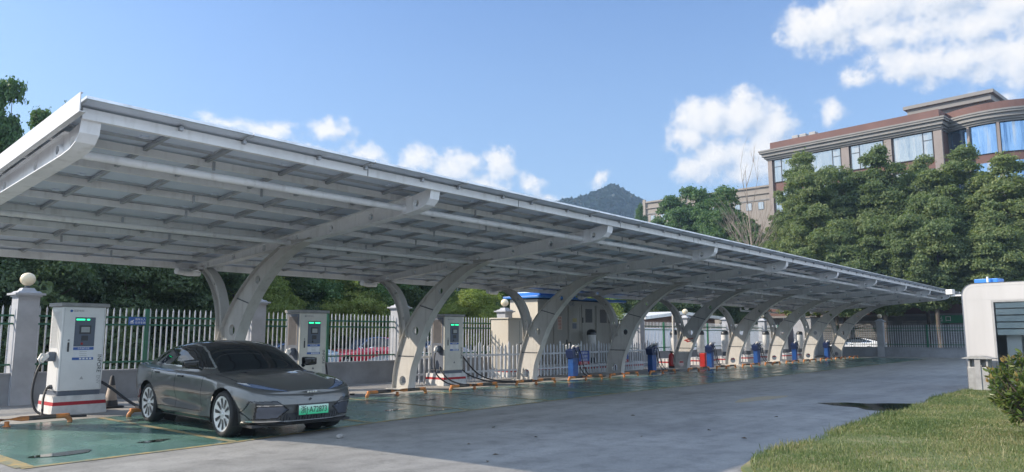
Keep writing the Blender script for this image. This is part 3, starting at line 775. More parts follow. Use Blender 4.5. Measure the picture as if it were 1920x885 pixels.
# end fascia channels
for (xa, nm) in ((X0-0.06, 'end_fascia'), (X1+0.02, 'end_fascia')):
    t = MB()
    a, b = 9.70, 20.05
    q = lambda y, d0, d1: [(xa, y, zP(y)+d0), (xa+0.05, y, zP(y)+d0), (xa+0.05, y, zP(y)+d1), (xa, y, zP(y)+d1)]
    def slab(x0, x1, d0, d1):
        t.hexa([(x0,b,zP(b)+d0),(x0,a,zP(a)+d0),(x1,a,zP(a)+d0),(x1,b,zP(b)+d0)], [(x0,b,zP(b)+d1),(x0,a,zP(a)+d1),(x1,a,zP(a)+d1),(x1,b,zP(b)+d1)])
    slab(xa, xa+0.012, -0.20, 0.045)
    slab(xa+0.012, xa+0.075, -0.20, -0.188)
    slab(xa+0.012, xa+0.03, 0.037, 0.045)
    t.build(nm, M['steel_fascia'], can)
# module rails running up the slope (one under each module joint and one at mid module)
PW, PH = 2.276, 1.135
npx, npy = 24, 9
XP0 = X0+0.03
rail = MB(); a, b = 9.99, 19.9
def railbox(x, h):
    rail.hexa([(x-0.028,b,zP(b)-h),(x-0.028,a,zP(a)-h),(x+0.028,a,zP(a)-h),(x+0.028,b,zP(b)-h)], [(x-0.028,b,zP(b)-0.003),(x-0.028,a,zP(a)-0.003),(x+0.028,a,zP(a)-0.003),(x+0.028,b,zP(b)-0.003)])
railbox(XP0, 0.055)
o_rail = rail.build('module_rail', M['alu'], can)
for k in range(1, 2*npx+1):
    c = o_rail.copy(); COL.objects.link(c); c.parent = can; c.location.x += k*PW/2 + (0.0 if k % 2 == 0 else 0.18)
# modules: dark glass face, pale back sheet, aluminium frame
def module(x0, j, mb):
    y0 = 9.75 + j*PH; y1 = y0+PH-0.018; x1 = x0+PW-0.018
    f = 0.035
    def sl(xa, xb, ya, yb, d0, d1):
        mb.hexa([(xa,yb,zP(yb)+d0),(xa,ya,zP(ya)+d0),(xb,ya,zP(ya)+d0),(xb,yb,zP(yb)+d0)], [(xa,yb,zP(yb)+d1),(xa,ya,zP(ya)+d1),(xb,ya,zP(ya)+d1),(xb,yb,zP(yb)+d1)])
    mb.cur = 0; sl(x0+f, x1-f, y0+f, y1-f, 0.022, 0.030)
    mb.cur = 1; mb.add([(x0+f,y0+f,zP(y0+f)+0.034),(x1-f,y0+f,zP(y0+f)+0.034),(x1-f,y1-f,zP(y1-f)+0.034),(x0+f,y1-f,zP(y1-f)+0.034)], [(0,1,2,3)])
    mb.cur = 2
    sl(x0, x0+f, y0, y1, 0, 0.036); sl(x1-f, x1, y0, y1, 0, 0.036); sl(x0+f, x1-f, y0, y0+f, 0, 0.036); sl(x0+f, x1-f, y1-f, y1, 0, 0.036)
    # junction box and its leads under the sheet
    mb.cur = 0; xm = (x0+x1)/2; sl(xm-0.05, xm+0.05, y1-0.16, y1-0.08, 0.0, 0.0215)
PM = [M['backsheet'], M['panel_top'], M['panel_frame'], M['black_plastic']]
o_mod = None
for i in range(npx+1):
    for j in range(npy):
        if i*npy + j < 99 and i < 11:
            if o_mod is None:
                mb = MB(); module(XP0, 0, mb); o_mod = mb.build('solar_panel', PM, can)
            else:
                c = o_mod.copy(); COL.objects.link(c); c.parent = can
                c.location += Vector((i*PW, j*PH, -0.098*j*PH))
mb = MB()
for i in range(11, npx+1):
    for j in range(npy):
        if XP0+(i+1)*PW < X1+0.6: module(XP0+i*PW, j, mb)
o = mb.build('solar_panel_field', PM, can); o['kind'] = 'stuff'
# camera boxes and conduit fixed under the carport at the rear: gutter ends
for k in range(0, 10):
    g = MB(); x = RX[k]
    g.tube([(x-0.55, 19.35, raftB(19.4)-0.02), (x-0.2, 19.45, raftB(19.4)-0.05), (x+0.15, 19.5, raftB(19.4)-0.03)], 0.085, 12)
    g.build('gutter_spout', M['steel_white'], can)
for x in (35.25, 55.1):
    g = MB(); g.tube([(x,18.9,0.0),(x,18.9,3.2),(x,19.2,3.45)], 0.055, 10); g.build('downpipe', M['white_paint'], can)
# strip lights / conduits under the rafters at the far end
for x in (43.2, 46.6):
    g = MB(); g.tube([(x,18.6,3.3),(x,18.6,3.12),(x+2.6,18.6,3.12)], 0.05, 8); g.build('conduit', M['white_paint'], can)
# red scribble sprayed on the fifth column
g = MB(); k = 5; xs_ = RX[k]-0.069
for (y,z,l) in ((17.62,1.38,0.16),(17.45,1.44,0.12),(17.34,1.43,0.09),(17.24,1.46,0.1),(17.5,1.33,0.22)):
    g.add([(xs_,y,z),(xs_,y-l,z+0.03),(xs_,y-l,z+0.075),(xs_,y,z+0.05)], [(0,1,2,3)])
g.build('red_scribble', M['red'], can)

# ---------------------------------------------------------------- fence, wall and pillars
FY = 21.0
PILX = [-2.3, 6.20, 12.45, 18.35, 24.30, 31.6, 35.45, 40.9, 46.7, 52.7, 58.6]
wall = MB()
prev = -6
wz = 0.72
wallroot = None
segs = []
for i in range(len(PILX)-1):
    segs.append((PILX[i]+0.24, PILX[i+1]-0.24))
w = MB()
for a, b in segs:
    w.box(a-0.2, b+0.2, FY-0.02, FY+0.20, 0, wz)
    w.box(a-0.19, b+0.19, FY-0.05, FY+0.23, wz, wz+0.05)
tag(w.build('boundary_wall', M['wall_grey']), 'low grey rendered wall under the white picket railings behind the chargers', 'wall')
EX = 60.4    # end wall plane, running towards -Y
w = MB(); w.box(EX, EX+0.22, -3.0, FY+0.25, 0, wz); w.box(EX-0.03, EX+0.25, -3.0, FY+0.25, wz, wz+0.05)
tag(w.build('boundary_wall', M['wall_grey']), 'low grey wall closing the far end of the yard under the shaded railings', 'wall')
kk = MB(); kk.box(EX-0.5, EX-0.06, -3.0, 16.5, 0, 0.07); tag(kk.build('kerb', M['concrete_pl']), kind='structure')

pil_names = ['left of the first white charger, partly out of the picture', 'just left of the first white charger', 'behind the curved column above the grey car', 'behind the third column where the railing meets the red car', 'with the pale cabinet standing right in front of it', 'blue-shaded beside the big beige cabinet', 'behind the long white hoarding, before the thin downpipe', 'next beyond the fourth column, by the hoarding end', 'pale, third beyond the downpipe under the canopy', 'far along under the canopy, fourth beyond the downpipe', 'at the inner far corner of the yard']
def make_pillar():
    t = empty('fence_pillar', (0,0,0), None, 'fence pillar', 'grey fence pillars with globe lamps')
    b = MB(); b.box(-0.235,0.235,-0.235,0.235,0,2.62); b.build('shaft', M['pillar_grey'], t)
    c = MB(); c.box(-0.27,0.27,-0.27,0.27,2.62,2.66); c.box(-0.33,0.33,-0.33,0.33,2.66,2.71); c.box(-0.27,0.27,-0.27,0.27,2.71,2.76, 0.05); c.box(-0.17,0.17,-0.17,0.17,2.76,2.84, 0.05)
    cp = c.build('cap', M['pillar_grey'], t)
    s = MB(); s.lathe([(0.0,2.84),(0.07,2.84),(0.05,2.89),(0.04,2.91)], (0,0,0), 12); s.build('lamp_stem', M['dark_grey'], t)
    gl = MB(); gl.lathe([(0.17*math.sin(math.pi*k/14), 3.06-0.165*math.cos(math.pi*k/14)) for k in range(15)], (0,0,0), 24); gl.build('lamp_globe', M['globe'], t)
    return t
pil = make_pillar()
for i, x in enumerate(PILX):
    o = pil if i == 0 else copy_tree(pil)
    o.location = (x, FY+0.1, 0)
    o['label'] = 'grey fence pillar ' + pil_names[i]
for y, lb in ((15.2, 'dark grey fence pillar standing alone in the shaded far end railing'), (7.2, 'grey fence pillar of the far end railing hidden by the white kiosk')):
    o = copy_tree(pil); o.location = (EX+0.1, y, 0); o['label'] = lb

def railing(x0, x1, label, posts=(), along='x', c=FY+0.09):
    """white pointed pickets on green rails between two pillars"""
    def P(u, d, z): return (u, c+d, z) if along == 'x' else (c+d, u, z)
    org = P(x0, 0, wz+0.05)
    t = empty('picket_railing', org, label, 'railing', 'white and green picket railings on the boundary wall')
    pk = MB()
    def ubox(mb, u0, u1, d0, d1, z0, z1):
        p, q = P(u0,d0,z0), P(u1,d1,z1)
        mb.box(min(p[0],q[0]),max(p[0],q[0]),min(p[1],q[1]),max(p[1],q[1]),z0,z1)
    n = max(1, int((x1-x0)/0.157))
    for k in range(n):
        u = x0 + (k+0.5)*(x1-x0)/n
        if any(abs(u-q) < 0.07 for q in posts): continue
        w_ = 0.0175
        ubox(pk, u-w_, u+w_, -0.010, 0.010, wz+0.055, 2.34)
        top = P(u, 0, 2.42)
        a,b_,c_,d_ = P(u-w_,-0.010,2.34),P(u+w_,-0.010,2.34),P(u+w_,0.010,2.34),P(u-w_,0.010,2.34)
        pk.add([a,b_,c_,d_,top], [(0,1,4),(1,2,4),(2,3,4),(3,0,4)])
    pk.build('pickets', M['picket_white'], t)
    for z in (0.97, 1.96, 2.16):
        r = MB(); ubox(r, x0, x1, -0.024, 0.024, z-0.022, z+0.022); r.build('rail', M['green_rail'], t)
    for q in posts:
        p = MB(); ubox(p, q-0.045, q+0.045, -0.045, 0.045, wz+0.05, 2.40); p.build('post', M['green_rail'], t)
    return t
posts = {1: (9.16,), 2: (15.14,), 3: (), 0: (2.0,), 6: (38.2,), 7: (43.8,), 8: (49.7,), 9: (55.6,), 5: ()}
rl = {0:'white picket railing left of the first pillar, cut by the picture edge', 1:'white picket railing behind the first white charger, with the small blue sign', 2:'white picket railing in front of the pale blue car roof, beside the second charger', 3:'white picket railing behind the third charger, short run before the pale cabinet', 5:'short blue-shaded picket railing beside the beige cabinet', 6:'picket railing in front of the left half of the white hoarding', 7:'picket railing in front of the middle of the white hoarding', 8:'picket railing in front of the right end of the white hoarding', 9:'picket railing by the tall pale grey cabinet under the far canopy'}
for i in range(len(PILX)-1):
    if i == 4: continue
    railing(PILX[i]+0.24, PILX[i+1]-0.24, rl[i], posts.get(i, ()))
railing(15.5, FY-0.25, 'shaded picket railing of the far end wall seen through the last two columns', (18.3,), 'y', EX+0.1)
railing(7.5, 14.9, 'dark green-tinted picket railing of the far end wall between lone pillar and kiosk', (12.1,), 'y', EX+0.1)
railing(-3.0, 6.9, 'picket railing of the far end wall hidden behind the white kiosk', (), 'y', EX+0.1)
# the two ends of wall behind the big cabinet are closed by a plain wall already
# small blue sign on the railing
t = empty('railing_sign', (8.88, FY+0.03, 2.06), 'small blue sign with white characters hung on the picket railing', 'sign')
b = MB(); b.bevbox(8.65, 9.11, FY+0.035, FY+0.047, 1.96, 2.17, 0.004); b.build('plate', M['sticker_blue'], t)
ic = MB(); ic.add([(8.68,FY+0.033,2.05),(8.76,FY+0.033,2.03),(8.80,FY+0.033,2.10)], [(0,1,2)]); ic.add([(8.68,FY+0.033,2.00),(8.79,FY+0.033,2.00),(8.79,FY+0.033,2.02),(8.68,FY+0.033,2.02)], [(0,1,2,3)]); ic.build('arrow_mark', M['text_white'], t)
loc = origin(t)
for z, s in ((2.105, '请车头入'), (2.015, '位停车辆')):
    text_mesh('lettering', s, 0.072, M['text_white'], t, at_front(8.96-loc.x, FY+0.033-loc.y, z-loc.z))
# ---------------------------------------------------------------- fast chargers
def cable_path(p0, p1, sag, n=14, ground=0.03):
    out = []
    for k in range(n+1):
        t = k/n
        p = Vector(p0).lerp(Vector(p1), t)
        p.z -= sag*4*t*(1-t)
        p.z = max(p.z, ground)
        out.append(p)
    return out
def spline3(pts, n=8):
    return [Vector(p) for p in bez(pts, n)]

def charger(cx, yf, label, style, first=False):
    """cx centre of the front, yf front plane; style 'white' or 'cream'"""
    W, D = 0.88, 0.66
    t = empty('fast_charger', (cx, yf+D/2, 0), label, 'charger', 'tall fast chargers on striped plinths')
    body = M['charger_white'] if style == 'white' else M['charger_cream']
    side = M['charger_white'] if style == 'white' else M['charger_side']
    x0, x1, y0, y1 = cx-W/2, cx+W/2, yf, yf+D
    p = MB(); p.hexa([(x0-0.10,y0-0.07,0),(x1+0.12,y0-0.07,0),(x1+0.12,y1+0.18,0),(x0-0.10,y1+0.18,0)], [(x0-0.06,y0-0.04,0.40),(x1+0.08,y0-0.04,0.40),(x1+0.08,y1+0.14,0.40),(x0-0.06,y1+0.14,0.40)]); p.build('plinth', M['plinth'], t)
    s = MB(); s.box(x0+0.02, x1-0.02, y0+0.02, y1-0.02, 0.40, 0.50); s.build('skirt', M['charger_side'], t)
    b = MB(); b.bevbox(x0, x1, y0, y1, 0.50, 2.30, 0.022)
    bd = b.build('cabinet_body', body, t)
    sd_ = MB(); sd_.box(x0-0.006, x0-0.001, y0+0.06, y1-0.03, 0.53, 2.27); sd_.build('side_panel', side, t)
    v = MB()
    nsl = 26
    for k in range(nsl):
        z = 1.42 + k*0.78/nsl
        v.add([(x0-0.010,y0+0.16,z),(x0-0.010,y1-0.12,z),(x0-0.022,y1-0.12,z+0.020),(x0-0.022,y0+0.16,z+0.020)], [(0,1,2,3)])
    v.box(x0-0.012, x0-0.007, y0+0.13, y0+0.16, 1.39, 2.23); v.box(x0-0.012, x0-0.007, y1-0.12, y1-0.09, 1.39, 2.23)
    v.build('louvre_vent', M['vent_brown'] if style == 'cream' else M['charger_white'], t)
    c = MB(); c.bevbox(x0-0.05, x1+0.05, y0-0.06, y1+0.05, 2.30, 2.38, 0.012); c.build('rain_cap', M['cap_grey'], t)
    dl = MB(); dl.box(x0+0.035, x0+0.040, y0-0.003, y0-0.001, 0.53, 2.26); dl.box(x1-0.040, x1-0.035, y0-0.003, y0-0.001, 0.53, 2.26); dl.build('door_gap', M['text_grey'], bd)
    # screen panel
    px0, px1 = x0+0.255, x0+0.665
    sp = MB(); sp.bevbox(px0, px1, y0-0.012, y0+0.004, 1.44, 2.07, 0.006); spo = sp.build('screen_panel', M['panel_blue'], t)
    ds = MB(); ds.box(px0+0.095, px1-0.085, y0-0.024, y0-0.013, 1.71, 1.895); ds.build('bezel', M['black_plastic'], spo)
    d2 = MB(); d2.box(px0+0.125, px1-0.115, y0-0.029, y0-0.0245, 1.745, 1.862); d2.build('display', M['screen'], spo)
    rd = MB(); rd.box(px0+0.14, px1-0.135, y0-0.022, y0-0.013, 1.565, 1.675); rd.build('card_reader', M['black_plastic'], spo)
    if style == 'white':
        ld = MB(); ld.box(px0+0.02, px0+0.19, y0-0.018, y0-0.013, 2.005, 2.037); ld.box(px0+0.23, px0+0.29, y0-0.018, y0-0.013, 2.005, 2.037); ld.build('status_light', M['led'], spo)
    else:
        ld = MB(); ld.box(px0+0.02, px0+0.175, y0-0.018, y0-0.013, 2.005, 2.04); ld.box(px0+0.225, px1-0.025, y0-0.018, y0-0.013, 2.005, 2.04); ld.build('status_light', M['led'], spo)
    es = MB(); es.lathe([(0.0,-0.028),(0.022,-0.026),(0.026,-0.013)], (px0+0.16, y0, 1.50), 14, axis='y'); es.build('card_button', M['red'] if style == 'white' else M['black_plastic'], spo)
    # notices
    st_ = MB(); st_.box(px0, px1, y0-0.004, y0-0.001, 1.365, 1.425); st_.build('blue_notice', M['sticker_blue'], t)
    lo = origin(t)
    st_ = MB(); st_.box(px0-0.01, px1+0.005, y0-0.004, y0-0.001, 1.15, 1.205); n2 = st_.build('blue_notice', M['sticker_blue'], t)
    ws = MB()
    ws.box(px0+0.01, px1-0.01, y0-0.0035, y0-0.001, 1.215, 1.355); ws.build('white_notice', M['sticker_white'], t)
    ln = MB()
    for z in (1.33, 1.285, 1.245): ln.box(px0+0.13, px0+0.275, y0-0.007, y0-0.004, z-0.004, z+0.004)
    ln.build('notice_lines', M['text_grey'], t)
    ar = MB()
    for q in range(4): ar.box(px0+0.13+0.067*q, px0+0.175+0.067*q, y0-0.007, y0-0.0045, 1.162, 1.195)
    ar.build('notice_icons', M['text_white'], n2)
    text_mesh('lettering', '充电操作流程', 0.040, M['text_white'], t, at_front(px0+0.205-lo.x, y0-0.006-lo.y, 1.395))
    hd = MB(); hd.bevbox(x0+0.135, x0+0.168, y0-0.022, y0-0.002, 1.33, 1.53, 0.006); hd.build('door_handle', M['black_plastic'], t)
    kb = MB(); kb.lathe([(0,-0.012),(0.02,-0.012),(0.02,-0.001)], (x0+0.152, y0, 1.575), 12, axis='y'); kb.build('lock', M['cap_grey'], t)
    tr = MB(); tr.add([(x0+0.42,y0-0.003,0.735),(x0+0.50,y0-0.003,0.735),(x0+0.46,y0-0.003,0.805)], [(0,1,2)]); tr.build('warning_triangle', M['text_grey'] if style == 'white' else M['dark_grey'], t)
    lg = MB(); lg.lathe([(0,-0.004),(0.028,-0.004),(0.028,-0.001)], (x0+0.17, y0, 2.205), 16, axis='y'); lg.build('round_logo', M['sticker_blue'] if style == 'white' else M['text_grey'], t)
    text_mesh('maker_lettering', '国家电网', 0.052, M['text_grey'], t, at_front(x0+0.315-lo.x, y0-0.003-lo.y, 2.205))
    text_mesh('maker_lettering', 'INFORE', 0.115, M['text_black'], t, at_front(x1-0.085-lo.x, y0-0.004-lo.y, 1.07, R(-90)))
    text_mesh('maker_lettering', 'ENV', 0.100, M['text_grey'], t, at_front(x1-0.085-lo.x, y0-0.004-lo.y, 0.72, R(-90)))
    # holster and plug on the left flank
    h = MB(); h.bevbox(x0-0.15, x0-0.007, y0+0.18, y0+0.36, 1.13, 1.33, 0.02); ho = h.build('holster', M['charger_side'], t)
    g = MB(); g.tube([(x0-0.10,y0+0.27,1.27),(x0-0.22,y0+0.20,1.22),(x0-0.30,y0+0.14,1.14)], [0.055,0.062,0.048], 12); g.tube([(x0-0.18,y0+0.22,1.26),(x0-0.30,y0+0.13,1.28),(x0-0.36,y0+0.10,1.18),(x0-0.31,y0+0.13,1.10)], 0.028, 8)
    g.build('plug', M['white_paint'], ho)
    return t, (x0, x1, y0, y1)

c1, q1 = charger(6.35, 17.70, 'white fast charger with a green light left of the grey car', 'white', True)
def cable(parent, pts, r=0.024, n=10, name='charging_cable'):
    g = MB(); g.tube(spline3(pts, n), r, 10); return g.build(name, M['black'], parent)
x0,x1,y0,y1 = q1
cable(c1, [(x0-0.30,y0+0.14,1.08),(x0-0.40,y0+0.06,0.85),(x0-0.47,y0-0.05,0.45),(x0-0.42,y0-0.25,0.13),(x0-0.15,y0-0.55,0.04),(x0+0.35,y0-0.75,0.03)])
cable(c1, [(x0-0.01,y0+0.3,0.58),(x0-0.12,y0+0.22,0.56),(x0-0.25,y0-0.02,0.36),(x0-0.34,y0-0.3,0.12),(x0-0.42,y0-0.5,0.035)])
g = MB(); g.lathe([(0.0,0.0),(0.05,0.0),(0.05,-0.05),(0.03,-0.08)], (x0-0.001,y0+0.30,0.58), 12, axis='x'); g.build('cable_gland', M['dark_grey'], c1)
c2_, q2 = charger(12.36, 17.85, 'cream fast charger standing right behind the grey car bonnet', 'cream')
x0,x1,y0,y1 = q2
cable(c2_, [(x1-0.02,y0+0.25,1.10),(x1+0.10,y0+0.15,0.9),(x1+0.16,y0+0.05,0.4),(x1+0.25,y0-0.2,0.05),(x1+0.5,y0-0.7,0.03)])
c3_, q3 = charger(18.05, 17.95, 'cream fast charger with loose black cables beside the white picket barrier', 'cream')
x0,x1,y0,y1 = q3
cable(c3_, [(x0-0.30,y0+0.14,1.08),(x0-0.42,y0+0.05,0.8),(x0-0.40,y0-0.1,0.35),(x0-0.1,y0-0.5,0.06),(x0+0.5,y0-0.95,0.03),(x0+1.3,y0-1.1,0.03)])
cable(c3_, [(x0-0.01,y0+0.2,0.62),(x0-0.06,y0+0.1,0.5),(x0+0.02,y0-0.25,0.2),(x0+0.4,y0-0.7,0.04),(x0+1.4,y0-0.9,0.03)])
cable(c3_, [(x1+0.0,y0+0.2,1.20),(x1+0.15,y0+0.1,0.9),(x1+0.6,y0-0.15,0.35),(x1+1.2,y0-0.5,0.10),(x1+2.2,y0-0.8,0.05),(x1+3.2,y0-0.9,0.03)])
cable(c3_, [(x1+0.0,y0+0.2,0.62),(x1+0.3,y0-0.05,0.3),(x1+0.9,y0-0.5,0.08),(x1+1.8,y0-0.9,0.03),(x1+3.0,y0-1.05,0.03)])
# cable running from the first charger to the grey car
g = MB(); g.tube(spline3([(6.80,17.75,0.66),(6.95,17.55,0.52),(7.15,17.05,0.24),(7.25,16.5,0.11),(7.2,16.0,0.14),(7.05,15.72,0.40),(6.95,15.62,0.62)], 10), 0.03, 10)
tag(g.build('charging_cable', M['black']), 'thick black cable from the white charger to the tail of the grey car', 'cable')
# traffic cone
t = empty('traffic_cone', (7.35, 18.55, 0), 'black and white weathered traffic cone between white charger and car', 'cone')
g = MB(); g.bevbox(7.13,7.57,18.33,18.77,0.006,0.055,0.015); g.build('cone_foot', M['black'], t)
g = MB(); g.lathe([(0.155,0.05),(0.035,0.74),(0.0,0.75)], (7.35,18.55,0), 20); g.build('cone_body', banded('cone_bands', 'Z', [(0,(0.05,0.05,0.055)),(0.18,(0.40,0.33,0.27)),(0.52,(0.05,0.05,0.055)),(0.8,(0.05,0.05,0.055))], rough=0.7), t)

# ---------------------------------------------------------------- wheel stops
def stop_mesh():
    t = empty('wheel_stop', (0,0,0), None, 'wheel stop', 'orange and black tube wheel stops')
    g = MB(); z = 0.125
    g.tube(spline3([(-1.06,0,0.0),(-1.055,0,0.05),(-0.98,0,z-0.01),(-0.88,0,z),(0.88,0,z),(0.98,0,z-0.01),(1.055,0,0.05),(1.06,0,0.0)], 5), 0.045, 12)
    g.build('bent_tube', M['stop'], t)
    f = MB(); f.tube([(0,0,0.0),(0,0,z-0.03)], 0.04, 10); f.lathe([(0.07,0.0),(0.07,0.012),(0.0,0.012)], (0,0,0), 12); f.build('centre_foot', plain('orange_foot', (0.55,0.19,0.05), rough=0.5), t)
    return t
ws0 = stop_mesh()
WS = [(4.62,'before the white charger at the left picture edge'),(7.86,'behind the rear wheels of the grey car'),(10.95,'in the empty bay hidden behind the grey car'),(14.06,'first right of the grey car'),(17.22,'in front of the third charger, cables lying behind it'),(20.33,'at the foot of the third curved column'),(23.32,'in front of the first blue dispenser'),(26.03,'in front of the notice boards left of the fourth column'),(29.17,'in front of the second blue dispenser'),(32.6,'at the foot of the column with the red scribble'),(35.6,'in front of the third blue dispenser'),(38.7,'at the foot of the sixth column'),(41.7,'in front of the fourth blue dispenser'),(44.8,'at the foot of the seventh column'),(47.8,'in front of the fifth blue dispenser'),(50.9,'at the foot of the eighth column'),(53.9,'in front of the last blue dispenser'),(56.9,'at the far end of the row by the last column')]
for i, (x, l) in enumerate(WS):
    o = ws0 if i == 0 else copy_tree(ws0)
    o.location = (x, 16.2, 0.008); o['label'] = 'wheel stop ' + l
    o.rotation_euler = (0,0,R(rng.uniform(-1.2,1.2)))

# ---------------------------------------------------------------- blue slow-charge dispensers
def make_dispenser():
    t = empty('charging_dispenser', (0,0,0), None, 'dispenser', 'blue cable dispensers along the bays')
    b = MB(); b.bevbox(-0.17,0.17,-0.12,0.14,0.0,0.95,0.015); b.build('stand', M['disp_blue'], t)
    h = MB()
    h.prism([(-0.22,0.78),(-0.30,1.06),(0.16,1.22),(0.20,0.78)], 'y', -0.17, 0.17)
    h.build('sloped_head', M['disp_dark'], t)
    lb = MB(); lb.box(-0.07,0.07,-0.178,-0.172,0.90,1.02); lo = lb.build('label_plate', M['sticker_white'], t)
    l2 = MB(); l2.box(-0.05,0.05,-0.182,-0.179,0.93,0.98); l2.build('label_mark', M['sticker_blue'], lo)
    for s in (-0.12, 0.14):
        g = MB(); g.tube([(s,-0.02,1.14),(s-0.02,-0.10,1.24),(s+0.03,-0.20,1.27)], [0.035,0.045,0.04], 10); g.lathe([(0.03,-0.02),(0.07,-0.02),(0.07,0.02),(0.03,0.02)], (s+0.03,-0.20,1.27), 12); g.build('plug', M['white_paint'], t)
        c = MB(); c.tube(spline3([(s,-0.12,1.20),(s+0.08,-0.22,0.95),(s+0.18,-0.26,0.5),(s+0.45,-0.35,0.12),(s+0.95,-0.5,0.03),(s+1.5,-0.45,0.03)], 7), 0.018, 8); c.build('cable', M['black'], t)
    return t
d0 = make_dispenser()
DX = [(24.05,'nearest, with two white plugs on top beside the notice board'),(30.2,'second along the row, right of the fourth column'),(36.15,'third along the row, in front of the red extinguisher box'),(42.2,'fourth along the row, between the sixth and seventh columns'),(48.3,'fifth along the row, light plug on top beside seventh column'),(54.6,'farthest, before the last curved column')]
for i, (x, l) in enumerate(DX):
    o = d0 if i == 0 else copy_tree(d0)
    o.location = (x, 17.3, 0); o.rotation_euler = (0,0,R(rng.uniform(-6,6))); o['label'] = 'blue cable dispenser ' + l

# notice boards on the picket barrier
def board(x, label):
    t = empty('notice_board', (x, 18.55, 0.65), label, 'notice board', 'blue and red notice boards')
    b = MB(); b.bevbox(x-0.42,x+0.42,18.53,18.55,0.42,1.0,0.005); b.build('board', banded('notice_bands_%d' % int(x), 'Z', [(-0.30,(0.45,0.05,0.06)),(-0.10,(0.05,0.10,0.36)),(0.36,(0.05,0.10,0.36))], rough=0.5), t)
    for z, s in ((0.90,'注意安全'),(0.75,'禁止攀爬'),(0.61,'高压危险'),(0.48,'小心触电')):
        text_mesh('lettering', s, 0.125, M['text_white'], t, at_front(0.02, -0.024, z-0.65))
    return t
board(26.55, 'blue and red notice board left of the fourth column')
board(29.75, 'blue and red notice board right of the fourth column')

# ---------------------------------------------------------------- low white picket barrier round the cabinets
def barrier(a, b, label, first=False):
    a, b = Vector(a), Vector(b); d = (b-a); Ln = d.length; d.normalize(); nrm = Vector((-d.y, d.x, 0))
    t = empty('picket_barrier', a, label, 'barrier', 'low white plastic picket barriers')
    pk = MB(); n = int(Ln/0.21)
    for k in range(n+1):
        p = a + d*(k*Ln/n); w_ = 0.034
        tall = (k % 7 == 0)
        h = 1.36 if tall else 1.22 + 0.02*((k*5) % 3); w_ = 0.055 if tall else w_
        c = [p - d*w_ - nrm*0.014, p + d*w_ - nrm*0.014, p + d*w_ + nrm*0.014, p - d*w_ + nrm*0.014]
        lo = [(q.x,q.y,0.04) for q in c]; hi = [(q.x,q.y,h) for q in c]
        pk.hexa(lo, hi)
        tp = p; pk.add(hi + [(tp.x,tp.y,h+0.09)], [(0,1,4),(1,2,4),(2,3,4),(3,0,4)])
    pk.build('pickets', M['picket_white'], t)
    for z in (0.34, 0.93):
        r = MB(); c = [a-nrm*0.045, b-nrm*0.045, b-nrm*0.016, a-nrm*0.016]
        r.hexa([(q.x,q.y,z-0.035) for q in c], [(q.x,q.y,z+0.035) for q in c]); r.build('rail', M['picket_white'], t)
barrier((17.0,19.0,0), (17.95,19.05,0), 'short white picket barrier left of the third charger')
barrier((19.0,19.2,0), (23.5,18.7,0), 'white picket barrier between third charger and third column')
barrier((23.55,18.7,0), (27.9,18.7,0), 'white picket barrier behind the first blue dispenser')
barrier((27.95,18.7,0), (33.6,18.9,0), 'white picket barrier behind the second blue dispenser')

# ---------------------------------------------------------------- transformer cabinets
t = empty('transformer_cabinet', (27.6, 20.3, 0), 'large beige transformer cabinet with a bright blue overhanging roof', 'cabinet')
xa, xb, ya, yb = 24.95, 30.6, 19.75, 21.35
g = MB(); g.bevbox(xa+0.02, xb, ya, yb, 0.42, 3.22, 0.03); bo = g.build('housing', M['cabinet'], t)
g = MB(); g.box(xa-0.02, xa+0.015, ya+0.02, yb-0.02, 0.42, 3.2); g.build('end_wall', M['cabinet_end'], t)
g = MB(); g.box(xa-0.06, xb+0.06, ya-0.06, yb+0.06, 0, 0.42); g.build('plinth', M['plinth'], t)
g = MB(); g.bevbox(xa-0.2, xb+0.9, ya-0.35, yb+0.25, 3.25, 3.35, 0.02); g.bevbox(xa+0.35, xb-2.6, ya+0.2, yb-0.1, 3.352, 3.56, 0.04); g.build('roof', M['roof_blue'], t)
def door_panel(x0_, x1_, z0_, z1_, parent):
    g = MB(); y = ya-0.012
    g.bevbox(x0_, x1_, y, ya-0.002, z0_, z1_, 0.004); o_ = g.build('door', M['cabinet'], parent)
    r = MB()
    for (u0,u1,w0,w1) in ((x0_,x1_,z1_-0.02,z1_),(x0_,x1_,z0_,z0_+0.02),(x0_,x0_+0.02,z0_+0.02,z1_-0.02),(x1_-0.02,x1_,z0_+0.02,z1_-0.02)):
        r.box(u0,u1,y-0.015,y-0.001,w0,w1)
    r.build('door_frame', M['cabinet'], o_)
    return o_
da = door_panel(26.0,27.05,0.6,2.95,t); db = door_panel(27.12,28.0,0.6,2.95,t)
dc = door_panel(28.15,29.25,1.72,3.05,t); dd = door_panel(29.32,30.5,1.72,3.05,t)
de = door_panel(28.15,29.25,0.6,1.66,t); df = door_panel(29.32,30.5,0.6,1.66,t)
for (d_, u0, u1, w0, w1) in ((dc,28.42,28.98,2.25,2.88),(dd,29.62,30.2,2.25,2.88)):
    g = MB()
    for k in range(14):
        z = w0 + k*(w1-w0)/14
        g.add([(u0,ya-0.018,z),(u1,ya-0.018,z),(u1,ya-0.035,z+0.03),(u0,ya-0.035,z+0.03)], [(0,1,2,3)])
    g.build('louvre', M['dark_grey'], d_)
for d_, u, z in ((da,26.95,1.35),(db,27.2,1.25),(dc,28.2,2.35),(dd,30.42,2.35)):
    g = MB(); g.bevbox(u-0.03,u+0.03,ya-0.05,ya-0.014,z-0.12,z+0.12,0.008); g.build('latch', M['black_plastic'], d_)
g = MB(); g.box(26.28,26.62,ya-0.016,ya-0.0135,1.9,2.5); pl = g.build('warning_plate', plain('faded_pink_plate', (0.52,0.42,0.34), rough=0.6), da)
